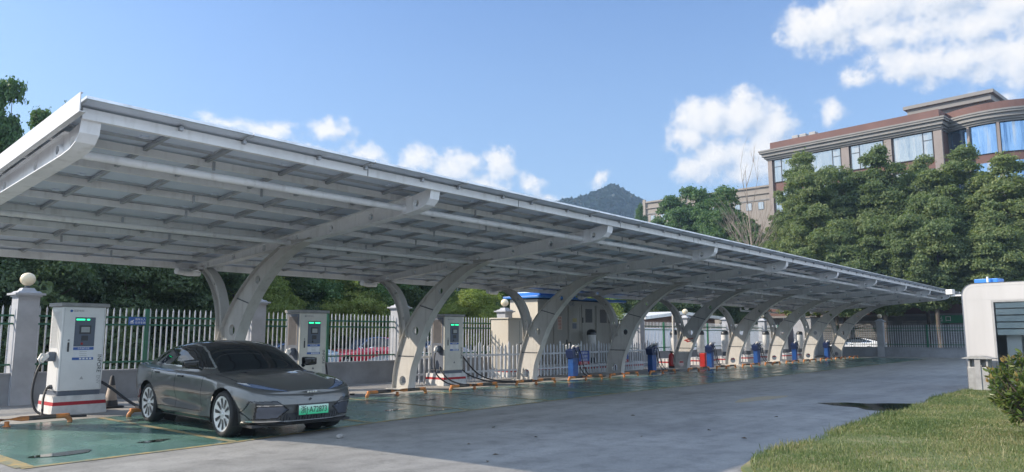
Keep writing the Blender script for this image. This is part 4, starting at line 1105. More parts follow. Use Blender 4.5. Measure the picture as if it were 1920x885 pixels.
for z, s in ((2.41,'止步'),(2.27,'高压'),(2.13,'危险'),(1.99,'注意')):
    text_mesh('lettering', s, 0.12, M['red'], pl, at_front(26.45-27.6, ya-0.018-20.3, z))
g = MB(); g.box(27.4,27.72,ya-0.016,ya-0.0135,1.96,2.2); g.build('blue_plate', M['charger_side'], db)
g = MB(); g.box(27.42,27.74,ya-0.016,ya-0.0135,2.26,2.42); g.build('yellow_plate', plain('faded_yellow_plate', (0.42,0.36,0.14), rough=0.6), db)
text_mesh('lettering', '箱式变电站', 0.24, M['panel_blue'], t, at_front(27.0-27.6, ya-0.004-20.3, 3.08))
t = empty('pale_cabinet', (23.4, 19.9, 0), 'smaller pale beige cabinet in front of the fence pillar, left of the blue roof', 'cabinet')
g = MB(); g.bevbox(22.75,24.15,19.55,20.5,0.30,2.32,0.025); g.build('housing', M['cabinet_end'], t)
g = MB(); g.bevbox(22.70,24.20,19.50,20.55,2.32,2.37,0.01); g.build('lid', M['cabinet_end'], t)
g = MB(); g.box(22.7,24.2,19.5,20.55,0,0.30); g.build('plinth', M['plinth'], t)
g = MB(); g.box(23.44,23.455,19.545,19.549,0.4,2.25); g.build('door_gap', M['dark_grey'], t)
g = MB(); g.bevbox(23.50,23.55,19.525,19.548,1.1,1.35,0.006); g.build('latch', M['black_plastic'], t)

# ---------------------------------------------------------------- round white charging posts on striped plinths
def make_post():
    t = empty('charging_post', (0,0,0), None, 'charging post', 'round white charging posts')
    g = MB(); g.lathe([(0.0,0.42),(0.205,0.42),(0.205,0.66),(0.19,0.67)], (0,0,0), 28); g.build('dark_foot', M['dark_grey'], t)
    g = MB(); g.lathe([(0.19,0.67),(0.215,0.68),(0.215,1.70)], (0,0,0), 28); g.build('drum', M['white_paint'], t)
    g = MB(); g.lathe([(0.222,1.68),(0.222,1.78),(0.19,1.87),(0.12,1.92),(0.0,1.935)], (0,0,0), 28); g.build('domed_cap', M['black_plastic'], t)
    g = MB()
    for a in (R(-62),):
        vs = []
        for z in (1.30, 1.69):
            for q in (-0.28, 0.28):
                vs.append((0.219*math.cos(a+q), 0.219*math.sin(a+q), z))
        g.add(vs, [(0,1,3,2)])
    g.build('socket_recess', M['black_plastic'], t)
    p = MB(); p.box(-1.0,1.0,-0.42,0.42,0.0,0.42); p.build('plinth', M['plinth'], t)
    return t
p0 = make_post()
PX = [(28.2,'in front of the beige cabinet door, nearest post'),(31.0,'beside the right edge of the beige cabinet'),(36.45,'half hidden behind the thin downpipe'),(39.55,'behind the third blue dispenser, red box at its foot'),(42.8,'just left of the sixth column'),(46.05,'just right of the sixth column'),(49.2,'under the pale fence pillar, before the seventh column'),(52.6,'behind the seventh column, mostly hidden'),(55.6,'beside the second thin downpipe near the far end')]
for i, (x, l) in enumerate(PX):
    o = p0 if i == 0 else copy_tree(p0)
    o.location = (x, 19.5 if i > 1 else 19.25, 0); o['label'] = 'round white charging post ' + l
# fire extinguisher and red box
t = empty('fire_extinguisher', (33.95, 18.35, 0), 'red fire extinguisher standing by the thin downpipe', 'extinguisher')
g = MB(); g.lathe([(0.0,0.07),(0.13,0.07),(0.14,0.10),(0.14,0.66),(0.10,0.74),(0.04,0.78),(0.0,0.78)], (33.95,18.35,0), 20); g.build('cylinder', M['red'], t)
g = MB(); g.lathe([(0.15,0.0),(0.15,0.12),(0.14,0.13)], (33.95,18.35,0), 20); g.build('foot_ring', M['black'], t)
g = MB(); g.box(33.92,33.98,18.24,18.40,0.78,0.86); g.tube([(33.95,18.24,0.83),(33.95,18.16,0.7),(33.98,18.17,0.3)], 0.018, 6); g.build('valve', M['black_plastic'], t)
t = empty('extinguisher_box', (37.0, 18.05, 0), 'red extinguisher box at the foot of a white post beside the third dispenser', 'extinguisher box')
g = MB(); g.bevbox(36.75,37.25,17.9,18.2,0.0,0.72,0.015); g.build('box', M['red'], t)
g = MB(); g.bevbox(36.78,37.22,17.885,17.898,0.06,0.66,0.004); g.build('door', M['red'], t)
# blue partition and tall grey cabinet at the far end of the row
t = empty('tall_cabinet', (60.0, 19.4, 0), 'tall pale grey cabinet near the far end of the canopy', 'cabinet')
g = MB(); g.bevbox(57.3,59.9,19.2,20.6,0.1,2.95,0.03); g.build('housing', M['pillar_grey'], t)
g = MB(); g.bevbox(57.2,60.0,19.1,20.7,2.95,3.03,0.02); g.build('roof', M['cap_grey'], t)
g = MB(); g.box(58.59,58.605,19.19,19.198,0.2,2.85); g.build('door_gap', M['dark_grey'], t)
t = empty('blue_screen', (56.0, 20.4, 0), 'dark blue upright board behind the fifth blue dispenser', 'board')
g = MB(); g.bevbox(54.9,56.6,20.3,20.36,0.3,2.9,0.01); g.build('panel', M['disp_dark'], t)
for x in (55.0,56.5):
    g = MB(); g.box(x-0.03,x+0.03,20.37,20.43,0,2.9); g.build('leg', M['dark_grey'], t)
# ---------------------------------------------------------------- cars
def cr1(xs, ys):
    """smooth monotone-ish interpolation (pchip) through points"""
    xs = np.array(xs, float); ys = np.array(ys, float)
    h = np.diff(xs); dl = np.diff(ys)/h
    m = np.zeros(len(xs))
    for i in range(1, len(xs)-1):
        if dl[i-1]*dl[i] > 0:
            w1 = 2*h[i]+h[i-1]; w2 = h[i]+2*h[i-1]
            m[i] = (w1+w2)/(w1/dl[i-1]+w2/dl[i])
    m[0] = dl[0]; m[-1] = dl[-1]
    def f(x):
        x = np.clip(np.asarray(x, float), xs[0], xs[-1])
        k = np.clip(np.searchsorted(xs, x)-1, 0, len(xs)-2)
        t = (x-xs[k])/h[k]
        return ((2*t**3-3*t**2+1)*ys[k] + (t**3-2*t**2+t)*h[k]*m[k] + (-2*t**3+3*t**2)*ys[k+1] + (t**3-t**2)*h[k]*m[k+1])
    return f

def inpoly(px, pz, poly):
    ins = np.zeros(px.shape, bool); n = len(poly); dist = np.full(px.shape, 9.0)
    for i in range(n):
        x1, y1 = poly[i]; x2, y2 = poly[(i+1) % n]
        c = ((y1 > pz) != (y2 > pz)) & (px < (x2-x1)*(pz-y1)/((y2-y1) if y2 != y1 else 1e-9) + x1)
        ins ^= c
        dx, dy = x2-x1, y2-y1; l2 = dx*dx+dy*dy
        t = np.clip(((px-x1)*dx+(pz-y1)*dy)/l2, 0, 1)
        dist = np.minimum(dist, np.hypot(px-x1-t*dx, pz-y1-t*dy))
    return ins, dist

def catmull(pts, n=24):
    return np.array(bez([tuple(p) for p in pts], n))

def paint(name, col, metal=0.55):
    m, nt, b, nodes, L = mat(name)
    tc = N(nt, 'ShaderNodeTexCoord'); no = N(nt, 'ShaderNodeTexNoise'); no.inputs['Scale'].default_value = 1.5; no.inputs['Detail'].default_value = 6
    L.new(tc.outputs['Object'], no.inputs['Vector'])
    rp = ramp(nt, [(0.3, tuple(c*0.93 for c in col)), (0.7, col)]); L.new(no.outputs['Fac'], rp.inputs['Fac']); L.new(rp.outputs['Color'], b.inputs['Base Color'])
    b.inputs['Metallic'].default_value = metal; b.inputs['Roughness'].default_value = 0.33
    b.inputs['Coat Weight'].default_value = 1.0; b.inputs['Coat Roughness'].default_value = 0.025
    return m
M['tyre'] = plain('tyre_rubber', (0.022,0.022,0.023), rough=0.75)
M['rim'] = weathered('pale_alloy', (0.74,0.73,0.71), rough=0.35, metal=0.15, scale=6, amt=0.3)
M['car_glass'] = glass_dark('tinted_car_glass', (0.006,0.008,0.010), rough=0.015)
M['roof_glass'] = glass_dark('black_roof_glass', (0.008,0.009,0.011), rough=0.03)
M['gloss_black'] = glass_dark('gloss_black_trim', (0.010,0.011,0.012), rough=0.05)
M['intake_blue'] = plain('gloss_panel_sky_tint', (0.12,0.135,0.17), rough=0.1, metal=0.7)  # bluish sky reflection is put into the base colour of this gloss panel
M['lamp_glass'] = glass_dark('headlamp_glass', (0.10,0.13,0.20), rough=0.04)
M['shut'] = plain('shut_line', (0.006,0.006,0.006), rough=0.9)

def build_car(pmat, res=1.0, detail=True):
    """returns dict name -> list of (V, F, mat, child-of) in car space: x back from the nose, y left/right, z up"""
    out = [(0,0),(0.012,0.25),(0.05,0.48),(0.13,0.66),(0.27,0.80),(0.50,0.885),(0.90,0.935),(1.5,0.95),(2.4,0.945),(3.3,0.955),(3.9,0.96),(4.35,0.935),(4.68,0.87),(4.88,0.74),(4.97,0.50),(5.0,0.25),(5.01,0)]
    C = catmull(out, 40)
    s = np.concatenate([[0], np.cumsum(np.hypot(*np.diff(C, axis=0).T))])
    nt = int(430*res)
    u = np.linspace(0, s[-1], nt)
    xo = np.interp(u, s, C[:,0]); wo = np.maximum(np.interp(u, s, C[:,1]), 0)
    tx = np.gradient(xo, u); tw = np.gradient(wo, u); l = np.hypot(tx, tw); nx, nw = -(-tw/l), -(tx/l)   # inward normal
    nx, nw = tw/l, -tx/l
    z0 = cr1([0,0.3,0.6,1.3,2.5,3.6,4.4,5.01],[0.205,0.195,0.19,0.20,0.205,0.21,0.25,0.30])(xo)
    zs = cr1([0,0.15,0.45,0.95,1.5,2.2,3.0,3.7,4.3,4.75,5.01],[0.655,0.685,0.755,0.835,0.885,0.905,0.92,0.955,0.985,1.0,0.99])(xo)
    Zc = cr1([0,0.12,0.35,0.7,1.1,1.42,2.0,3.0,3.8,4.4,4.8,5.01],[0.665,0.715,0.790,0.865,0.925,0.960,0.985,0.995,1.02,1.055,1.075,1.06])
    Ht = cr1([1.20,1.42,1.7,2.0,2.3,2.6,2.95,3.3,3.7,4.1,4.5,4.72],[0.90,0.972,1.145,1.305,1.405,1.448,1.460,1.438,1.365,1.252,1.125,1.05])
    wbf = cr1([1.2,1.6,2.2,3.0,3.6,4.0,4.4,4.75],[0.80,0.825,0.835,0.84,0.825,0.79,0.72,0.62])
    hh = cr1([0,0.35,0.60,0.74,0.82,0.88,0.94,1.0],[1.0,0.985,0.94,0.872,0.78,0.60,0.34,0.0])
    nv = int(64*res); fv = np.linspace(0, 1, nv)
    ins = cr1([0,0.05,0.16,0.34,0.52,0.68,0.84,0.94,1.0],[0.085,0.055,0.034,0.022,0.004,0.0,0.006,0.016,0.034])(fv)
    Z = z0[:,None] + (zs-z0)[:,None]*fv[None,:]
    doorz = np.clip((xo-1.45)/0.5, 0, 1)*np.clip((3.5-xo)/0.5, 0, 1)
    scallop = 0.030*np.exp(-((fv[None,:]-0.30-0.16*((xo[:,None]-1.5)/2.0))/0.16)**2)*doorz[:,None]
    haunch = -0.016*np.exp(-((xo[:,None]-3.87)/0.55)**2 - ((fv[None,:]-0.62)/0.25)**2) - 0.014*np.exp(-((xo[:,None]-0.95)/0.5)**2 - ((fv[None,:]-0.72)/0.2)**2)
    front = np.clip(1-xo/0.35, 0, 1)[:,None]
    nose = front*0.055*np.clip((fv[None,:]-0.72)/0.28, 0, 1)**1.5 + front*(-0.012)*np.exp(-((fv[None,:]-0.66)/0.06)**2)
    I = ins[None,:] + scallop + haunch + nose
    LX = xo[:,None] + nx[:,None]*I; LW = np.maximum(wo[:,None] + nw[:,None]*I, 0.0)
    LX = LX; 
    # ---- upper surface
    ws = LW[:,-1]; xs_ = LX[:,-1]
    nu = int(84*res); UX = np.zeros((nt,nu)); UW = np.zeros((nt,nu)); UZ = np.zeros((nt,nu))
    for i in range(nt):
        w = ws[i]*np.linspace(1, 0, 420)
        x = xs_[i]
        r = w/max(ws[i], 1e-6)
        zh = zs[i] + (max(Zc(x), zs[i]) - zs[i])*np.clip(1-r**2.6, 0, 1)**0.72
        zh = zh + 0.010*np.exp(-((w-0.50)/0.09)**2)*np.clip((x-0.25)/0.3,0,1)*np.clip((1.5-x)/0.3,0,1)
        xe = x - 0.26*w**2
        H = Ht(xe); wb = float(wbf(x))
        G = np.maximum(H - np.maximum(Zc(x), zs[i]), 0)*np.where(w < wb, hh(np.minimum(w/wb, 1)), 0)
        if x < 1.15 or x > 4.80: G = G*0
        z = zh + G
        d = np.concatenate([[0], np.cumsum(np.hypot(np.diff(w), np.diff(z)))])
        q = np.linspace(0, d[-1], nu)
        UX[i] = x; UW[i] = np.interp(q, d, w); UZ[i] = np.interp(q, d, z)
    parts = {}
    names = []
    Vall = []; 
    # mirrored grids
    faces = {}   # name -> list of quads
    def put(name, quads):
        if len(quads): faces.setdefault(name, []).append(quads)
    base = 0
    for sgn in (-1, 1):
        for (GX, GW, GZ, kind) in ((LX, LW, Z, 'low'), (UX, UW, UZ, 'up')):
            n, m = GX.shape
            V = np.stack([GX, sgn*GW, GZ], axis=-1).reshape(-1,3); Vall.append(V)
            ii, jj = np.meshgrid(np.arange(n-1), np.arange(m-1), indexing='ij')
            a = base + ii*m + jj
            q = np.stack([a, a+m, a+m+1, a+1], axis=-1)
            if sgn > 0: q = q[..., ::-1]
            cx = (GX[:-1,:-1]+GX[1:,1:])/2; cw = (GW[:-1,:-1]+GW[1:,1:])/2; cz = (GZ[:-1,:-1]+GZ[1:,1:])/2
            base += n*m
            side = 'R' if sgn < 0 else 'L'
            lab = np.full(cx.shape, 'body', dtype=object)
            onside = (cw > 0.55) & (cx > 0.45)
            # doors
            dr1 = onside & (cx > 1.66+0.10*np.clip((0.75-cz)/0.5,0,1)) & (cx < 2.74) & (cz > 0.335)
            dr2 = onside & (cx >= 2.74) & (cx < 3.70 - 0.0*cz) & (cz > 0.335) & (np.hypot(cx-3.87, cz-0.345) > 0.47) & (cz < 1.42)
            if kind == 'low':
                lab[dr1] = 'front_door'+side; lab[dr2] = 'rear_door'+side
                sh = onside & (cz > 0.335) & ((np.abs(cx-2.74) < 0.007) | ((np.abs(cx-(1.66+0.10*np.clip((0.75-cz)/0.5,0,1))) < 0.007)) | (np.abs(cx-3.70) < 0.007) & (np.hypot(cx-3.87, cz-0.345) > 0.47))
                sh |= onside & (np.abs(cz-0.335) < 0.006) & (cx > 1.7) & (cx < 3.45)
                lab[sh] = 'shut'
                lab[onside & (cz < 0.262) & (cx > 1.3) & (cx < 3.5)] = 'sill'
            else:
                gfr = UZ[:-1,:-1]*0 + cz
                low_up = (cz < 1.055) & (cw > 0.80)
                lab[dr1 & low_up] = 'front_door'+side; lab[dr2 & low_up & (cx < 3.7)] = 'rear_door'+side
                lab[low_up & onside & ((np.abs(cx-2.74) < 0.007) | (np.abs(cx-1.66) < 0.007) | (np.abs(cx-3.70) < 0.007)) & (cz > 0.9)] = 'shut'
                # bonnet shut line
                bl = (np.abs(cw-(0.80-0.10*np.clip((0.6-cx)/0.5,0,1))) < 0.006) & (cx > 0.42) & (cx < 1.50)
                lab[bl] = 'shut'
                xe = cx - 0.26*cw**2
                wb = wbf(cx); rr = cw/wb
                rl = np.clip(0.885 - 0.10*np.clip((cx-1.3)/1.0,0,1), 0, 1)
                wsd = (xe > 1.44) & (xe < 2.26) & (rr < rl)
                lab[(xe > 1.36) & (xe <= 1.44) & (rr < 0.9)] = 'cowl'
                lab[wsd] = 'windscreen'
                lab[wsd & (((xe < 1.475) | (xe > 2.235)) | (rr > rl-0.03))] = 'screen_edge'
                lab[(xe >= 2.26) & (cx < 3.35) & (rr < 0.735)] = 'roof'
                rwd = (cx >= 3.38) & (cx < 4.42) & (rr < 0.70)
                lab[rwd] = 'rear_window'
                dlo = [(1.745,1.015),(1.95,1.125),(2.2,1.255),(2.45,1.338),(2.75,1.375),(3.1,1.370),(3.45,1.310),(3.8,1.205),(4.08,1.095),(4.02,1.065),(3.6,1.045),(2.8,1.025)]
                inn, dist = inpoly(cx, cz, dlo)
                sd = inn & (rr > 0.66) & (cw > 0.45)
                lab[sd] = 'win'
                lab[sd & (cx < 2.70)] = 'front_window'+side
                lab[sd & (cx >= 2.70) & (cx < 3.64)] = 'rear_window_side'+side
                lab[sd & (cx >= 3.64)] = 'quarter_window'+side
                lab[sd & (np.abs(cx-2.735) < 0.035)] = 'pillar_trim'
                lab[sd & (np.abs(cx-3.64-0.25*(cz-1.2)) < 0.009)] = 'window_trim'+side
                lab[(~inn) & (dist < 0.017) & (rr > 0.6) & (cw > 0.42) & (cx > 1.6)] = 'window_trim'+side
            # wheel arches
            for wx in (0.95, 3.87):
                rad = np.hypot(cx-wx, cz-0.345)
                lab[(cw > 0.5) & (rad < 0.392) & (cz < 0.9)] = None
                lab[(cw > 0.5) & (rad >= 0.392) & (rad < 0.402) & (cz < 0.9) & (cz > 0.2)] = 'arch_lip'
            if detail:
                # headlights
                hm = 0.700 + 0.105*np.clip((cw-0.36)/0.5, 0, 1) + 0.02*np.clip((cx-0.25)/0.4,0,1)
                th = 0.004 + 0.024*np.clip((cw-0.34)/0.38, 0, 1)*np.clip((0.72-cx)/0.25, 0, 1)
                hl = (cx < 0.72) & (cw > 0.34) & (np.abs(cz-hm) < th)
                lab[hl] = 'headlight'+side
                lab[hl & (cw > 0.74) & (cz > hm-0.3*th)] = 'drl'+side
                lab[(cx < 0.75) & (cw > 0.32) & (np.abs(cz-hm) >= th) & (np.abs(cz-hm) < th+0.006)] = 'shut'
                if kind == 'low':
                    fr = (cx < 0.62)
                    ring = [(0.83,0.565),(0.52,0.565),(0.345,0.430),(0.50,0.290),(0.80,0.285),(0.87,0.395)]
                    inn, dist = inpoly(cw, cz, ring)
                    lab[fr & inn] = 'gloss'
                    lab[fr & inn & (dist > 0.014) & (cw > 0.77)] = 'body'
                    lab[fr & inn & (dist > 0.016) & (cw <= 0.76) & (cz > 0.50)] = 'mesh_dark'
                    lab[fr & inn & (np.abs(cz-0.497) < 0.006) & (cw < 0.76) & (dist > 0.012)] = 'front_trim'
                    lab[fr & inn & (dist > 0.022) & (cw < 0.75) & (cz < 0.478)] = 'intake'+side
                    cg = (cx < 0.4) & (cw < 0.52) & (cz > 0.262) & (cz < 0.375 + 0.0*cw) & ~inn
                    lab[cg] = 'grille'
                    lab[cg & (np.mod(cw, 0.045) < 0.012) & (cz < 0.355)] = 'gloss'
                    lab[(cx < 0.5) & (np.abs(cz-0.252-0.015*cw) < 0.007) & (cw < 0.82)] = 'front_trim'
                    lab[(cx < 0.5) & (cz < 0.245+0.015*cw)] = 'gloss'
                # tail lamp
                lab[(cx > 4.70) & (np.abs(cz-0.90) < 0.03) & (lab != None)] = 'tail_lamp'
            for nm in set(x for x in lab.ravel() if x is not None):
                put(nm, q[lab == nm])
    V = np.concatenate(Vall)
    return V, {k: np.concatenate(v) for k, v in faces.items()}

def submesh(name, V, quads_list, mats, parent, smooth=True):
    allq = np.concatenate(quads_list)
    used, inv = np.unique(allq.ravel(), return_inverse=True)
    me = bpy.data.meshes.new(name)
    F = inv.reshape(-1,4)
    me.vertices.add(len(used)); me.loops.add(F.size); me.polygons.add(len(F))
    me.vertices.foreach_set('co', np.ascontiguousarray(V[used], dtype=np.float32).ravel())
    me.loops.foreach_set('vertex_index', np.ascontiguousarray(F, dtype=np.int32).ravel())
    me.polygons.foreach_set('loop_start', np.arange(0, F.size, 4, dtype=np.int32))
    me.polygons.foreach_set('use_smooth', np.full(len(F), smooth))
    mi = np.concatenate([np.full(len(qv), k, dtype=np.int32) for k, qv in enumerate(quads_list)])
    for m in mats: me.materials.append(m)
    me.polygons.foreach_set('material_index', mi)
    me.update(calc_edges=True); me.validate()
    bm = bmesh.new(); bm.from_mesh(me)
    bmesh.ops.remove_doubles(bm, verts=bm.verts[:], dist=0.0004)
    bm.to_mesh(me); bm.free()
    return link(bpy.data.objects.new(name, me), parent)

def wheel(parent, x, sgn, R_=0.345, W=0.235, slots=10, wo=0.945):
    """wheel whose outer face looks along sgn*y"""
    w = MB()
    prof = [(0.25,-W/2),(R_-0.05,-W/2),(R_-0.012,-W/2+0.02),(R_,-W/2+0.05),(R_,W/2-0.05),(R_-0.012,W/2-0.02),(R_-0.045,W/2),(0.272,W/2-0.012),(0.258,W/2-0.03)]
    cy = sgn*(wo-W/2)
    pr = [(r, h*sgn) for r, h in prof]
    w.lathe(pr, (0,0,0), 56, axis='y')
    for h in (-0.05, 0.0, 0.05):
        w.lathe([(R_+0.0005,h-0.004),(R_+0.0015,h),(R_+0.0005,h+0.004)], (0,0,0), 40, axis='y')
    o = w.build('wheel', M['tyre'], parent, local=True); o.location = (x, cy, R_)
    r = MB()
    face = W/2-0.022
    r.lathe([(0.0,(face-0.015)*sgn),(0.05,(face-0.012)*sgn),(0.10,(face-0.02)*sgn),(0.22,(face-0.006)*sgn),(0.255,face*sgn),(0.268,(face+0.008)*sgn),(0.271,(face-0.03)*sgn),(0.25,-W/2*sgn)], (0,0,0), 60, axis='y')
    ro = r.build('rim', M['rim'], o, local=True)
    sl = MB()
    for k in range(slots):
        a = 2*math.pi*(k+0.25)/slots
        ca, sa = math.cos(a), math.sin(a)
        tw = 0.10
        pts = [(0.085,-0.010),(0.225,-0.034),(0.243,0.0),(0.232,0.024),(0.085,0.012)]
        yv = lambda rad: ((face-0.012) if rad < 0.1 else (face-0.004))*sgn + 0.006*sgn
        vs = []
        for rad, off in pts:
            b2 = a + tw*(rad-0.07)
            vs.append((rad*math.cos(b2)-off*math.sin(b2), yv(rad), rad*math.sin(b2)+off*math.cos(b2)))
        sl.add(vs, [tuple(range(5))])
    sl.build('rim_slots', M['black'], o, local=True)
    hb = MB(); hb.lathe([(0.0,(face+0.004)*sgn),(0.032,(face+0.002)*sgn),(0.036,(face-0.02)*sgn)], (0,0,0), 20, axis='y'); hb.build('hub_cap', M['rim'], o, local=True)
    return o

def assemble(name, label, group, loc, rz, pmat, geo, detail=True):
    V, F = geo
    t = empty(name, loc, label, 'car', group, rz)
    g = lambda *ks: [F[k] for k in ks if k in F]
    def sm(nm, ks, mats, parent):
        qs = [F[k] for k in ks if k in F]; ms = [m for k, m in zip(ks, mats) if k in F]
        return submesh(nm, V, qs, ms, parent) if qs else None
    body = sm('body', ['body','shut','arch_lip','sill','mesh_dark','gloss','screen_edge','cowl','pillar_trim'], [pmat, M['shut'], M['shut'], M['gloss_black'], M['black_plastic'], M['gloss_black'], M['gloss_black'], M['black_plastic'], M['gloss_black']], t)
    for s in 'RL':
        d1 = sm('door', ['front_door'+s], [pmat], t); d2 = sm('door', ['rear_door'+s], [pmat], t)
        sm('window', ['front_window'+s], [M['car_glass']], d1); sm('window', ['rear_window_side'+s], [M['car_glass']], d2)
        sm('window_trim', ['window_trim'+s], [M['chrome']], t)
        sm('quarter_window', ['quarter_window'+s], [M['car_glass']], t)
        sg = -1 if s == 'R' else 1
        if detail:
            for d, x, z in ((d1, 2.52, 0.865), (d2, 3.50, 0.895)):
                h = MB(); h.bevbox(x-0.105, x+0.105, sg*0.938-0.012, sg*0.938+0.012, z-0.016, z+0.016, 0.008); h.build('handle', M['gloss_black'], d, local=True)
            sm('headlight', ['headlight'+s, 'drl'+s], [M['lamp_glass'], M['rim']], t)
            sm('intake_panel', ['intake'+s], [M['intake_blue']], t)
        mr = MB()
        bm = bmesh.new(); bmesh.ops.create_cube(bm, size=1.0)
        bmesh.ops.bevel(bm, geom=bm.edges[:], offset=0.22, segments=4, affect='EDGES', profile=0.6)
        for v in bm.verts:
            v.co = Vector((v.co.x*0.15 + 0.06*abs(v.co.y), v.co.y*0.235, v.co.z*0.145*(1-0.25*sg*v.co.y)))
        mr.bm(bm, True, Matrix.Translation((1.90, sg*1.015, 1.075)))
        mr.tube([(1.86, sg*0.855, 1.00),(1.88, sg*0.90, 1.02),(1.90, sg*0.98, 1.035)], [0.035,0.03,0.03], 8)
        mo = mr.build('side_mirror', M['gloss_black'], t, local=True)
        gl = MB(); gl.bevbox(1.985, 1.992, sg*1.02-0.085, sg*1.02+0.085, 1.03, 1.12, 0.003); gl.build('mirror_glass', M['chrome'], mo, local=True)
    sm('windscreen', ['windscreen'], [M['car_glass']], t)
    sm('roof', ['roof'], [M['roof_glass']], t)
    sm('rear_window', ['rear_window'], [M['car_glass']], t)
    if detail:
        sm('front_trim', ['front_trim'], [M['chrome']], t)
        sm('grille', ['grille'], [M['black_plastic']], t)
        sm('tail_lamp', ['tail_lamp'], [M['red']], t)
    # underbody and wheel housings
    u = MB(); u.box(0.25, 4.85, -0.80, 0.80, 0.17, 0.21); u.box(1.42, 3.38, -0.86, 0.86, 0.19, 0.24)
    u.build('underbody', M['black'], t, local=True)
    for wx in (0.95, 3.87):
        for sg in (-1, 1):
            h = MB()
            n = 22
            for k in range(n):
                a0 = math.pi*(-0.12 + 1.24*k/n); a1 = math.pi*(-0.12 + 1.24*(k+1)/n)
                p = lambda a, y, r=0.402: (wx + r*math.cos(a), y, 0.345 + r*math.sin(a))
                h.add([p(a0, sg*0.932), p(a1, sg*0.932), p(a1, sg*0.55), p(a0, sg*0.55)], [(0,1,2,3)])
            h.lathe([(0,0.0),(0.41,0.0)], (wx, sg*0.56, 0.345), 24, axis='y')
            h.build('wheel_housing', M['shut'], t, local=True)
            wheel(t, wx, sg)
    return t

grey_paint = paint('graphite_metallic', (0.095,0.097,0.094), 0.5)
GEO = build_car(grey_paint, 1.0)
CARX, NOSEY = 7.505, 10.80
# car space x (back from nose) -> +Y, car y=-1 side (right) must face -X : rotate by +90 degrees gives x->+Y, y->-X
car = assemble('grey_car', 'dark grey metallic sedan with a green number plate parked in the first bays', None, (CARX, NOSEY, 0.008), R(86.9), grey_paint, GEO)
car.scale = (1.08, 1.165, 1.085)
# number plate: white to green, black characters
pl = MB(); pl.bevbox(-0.055, -0.040, -0.24, 0.24, 0.345, 0.485, 0.004)
po = pl.build('number_plate', banded('plate_green_fade', 'Z', [(0.345,(0.03,0.50,0.22)),(0.40,(0.10,0.55,0.28)),(0.485,(0.62,0.80,0.70))], rough=0.4, const=False), car, local=True)
PM_ = Matrix.Translation((-0.058, 0, 0.412)) @ Matrix.Rotation(R(-90), 4, 'Z') @ FRONT
text_mesh('plate_lettering', '浙J·A72873', 0.100, M['text_black'], po, PM_ @ Matrix.Scale(1.25, 4, (0,1,0)) @ Matrix.Scale(0.92, 4, (1,0,0)))
bz = MB(); bz.bevbox(-0.050, -0.012, -0.25, 0.25, 0.335, 0.495, 0.004); bz.build('plate_holder', M['black_plastic'], car, local=True)
em = MB()
for y in (-0.062, -0.020, 0.022, 0.064):
    em.bevbox(0.008, 0.030, y-0.017, y+0.017, 0.664, 0.690, 0.004)
em.build('bonnet_badge', M['chrome'], car, local=True)
se = MB(); se.lathe([(0,-0.030),(0.014,-0.028),(0.016,0.0)], (0.015,0.03,0.575), 12, axis='x'); se.build('parking_sensor', M['gloss_black'], car, local=True)
# pebble-like lump of litter by the front wheel
g = MB()
bm = bmesh.new(); bmesh.ops.create_icosphere(bm, subdivisions=2, radius=0.06)
for v in bm.verts: v.co = Vector((v.co.x*1.1, v.co.y*0.8, v.co.z*0.75)) * (0.8+0.4*rng.random())
g.bm(bm, False, Matrix.Translation((7.70, 10.28, 0.035)))
tag(g.build('stone', M['concrete_pl']), 'small pale stone lying in front of the grey car', 'stone')

GEO2 = build_car(None, 0.55)
red_p = paint('red_metallic', (0.62,0.03,0.06), 0.1); pale_p = paint('pale_silver', (0.50,0.52,0.54), 0.3); sky_p = paint('pale_blue_paint', (0.42,0.52,0.62), 0.2); wh_p = paint('white_car_paint', (0.72,0.73,0.74), 0.0)
rc_ = assemble('parked_car', 'bright red car parked behind the picket railing, nose pointing left', 'cars parked beyond the railings', (17.9, 25.7, 0), R(0), red_p, GEO2); rc_.scale = (0.95, 1.0, 1.14)
pc = assemble('parked_car', 'pale silver car with a green plate half hidden behind the fence pillar and column', 'cars parked beyond the railings', (18.75, 22.95, 0), R(0), pale_p, GEO2)
g = MB(); g.bevbox(-0.055,-0.040,-0.24,0.24,0.40,0.54,0.004); g.build('number_plate', plain('pale_green_plate', (0.35,0.65,0.42), rough=0.4), pc, local=True)
assemble('parked_car', 'pale blue car with only its roof showing beyond the grey car', 'cars parked beyond the railings', (13.3, 25.2, 0), R(0), sky_p, GEO2)
assemble('parked_car', 'white car seen through the far end railing between the last columns', 'cars parked beyond the railings', (66.2, 21.2, 0), R(-90), wh_p, GEO2)
# ---------------------------------------------------------------- white kiosk on the right
def rot2(a): return math.cos(a), math.sin(a)
KA = R(77.5)              # direction of the long wall; local +x runs along it towards the corner seen in the picture
kd = Vector((-math.cos(KA), -math.sin(KA), 0))   # from the corner to the right of the picture
kc = Vector((26.55, 4.28, 0))
# local frame: x along kd, y into the kiosk (away from the camera), origin at the corner
t = empty('white_kiosk', kc, 'white rounded prefab kiosk with a wide blinds window by the lawn', 'kiosk', None, math.atan2(kd.y, kd.x))
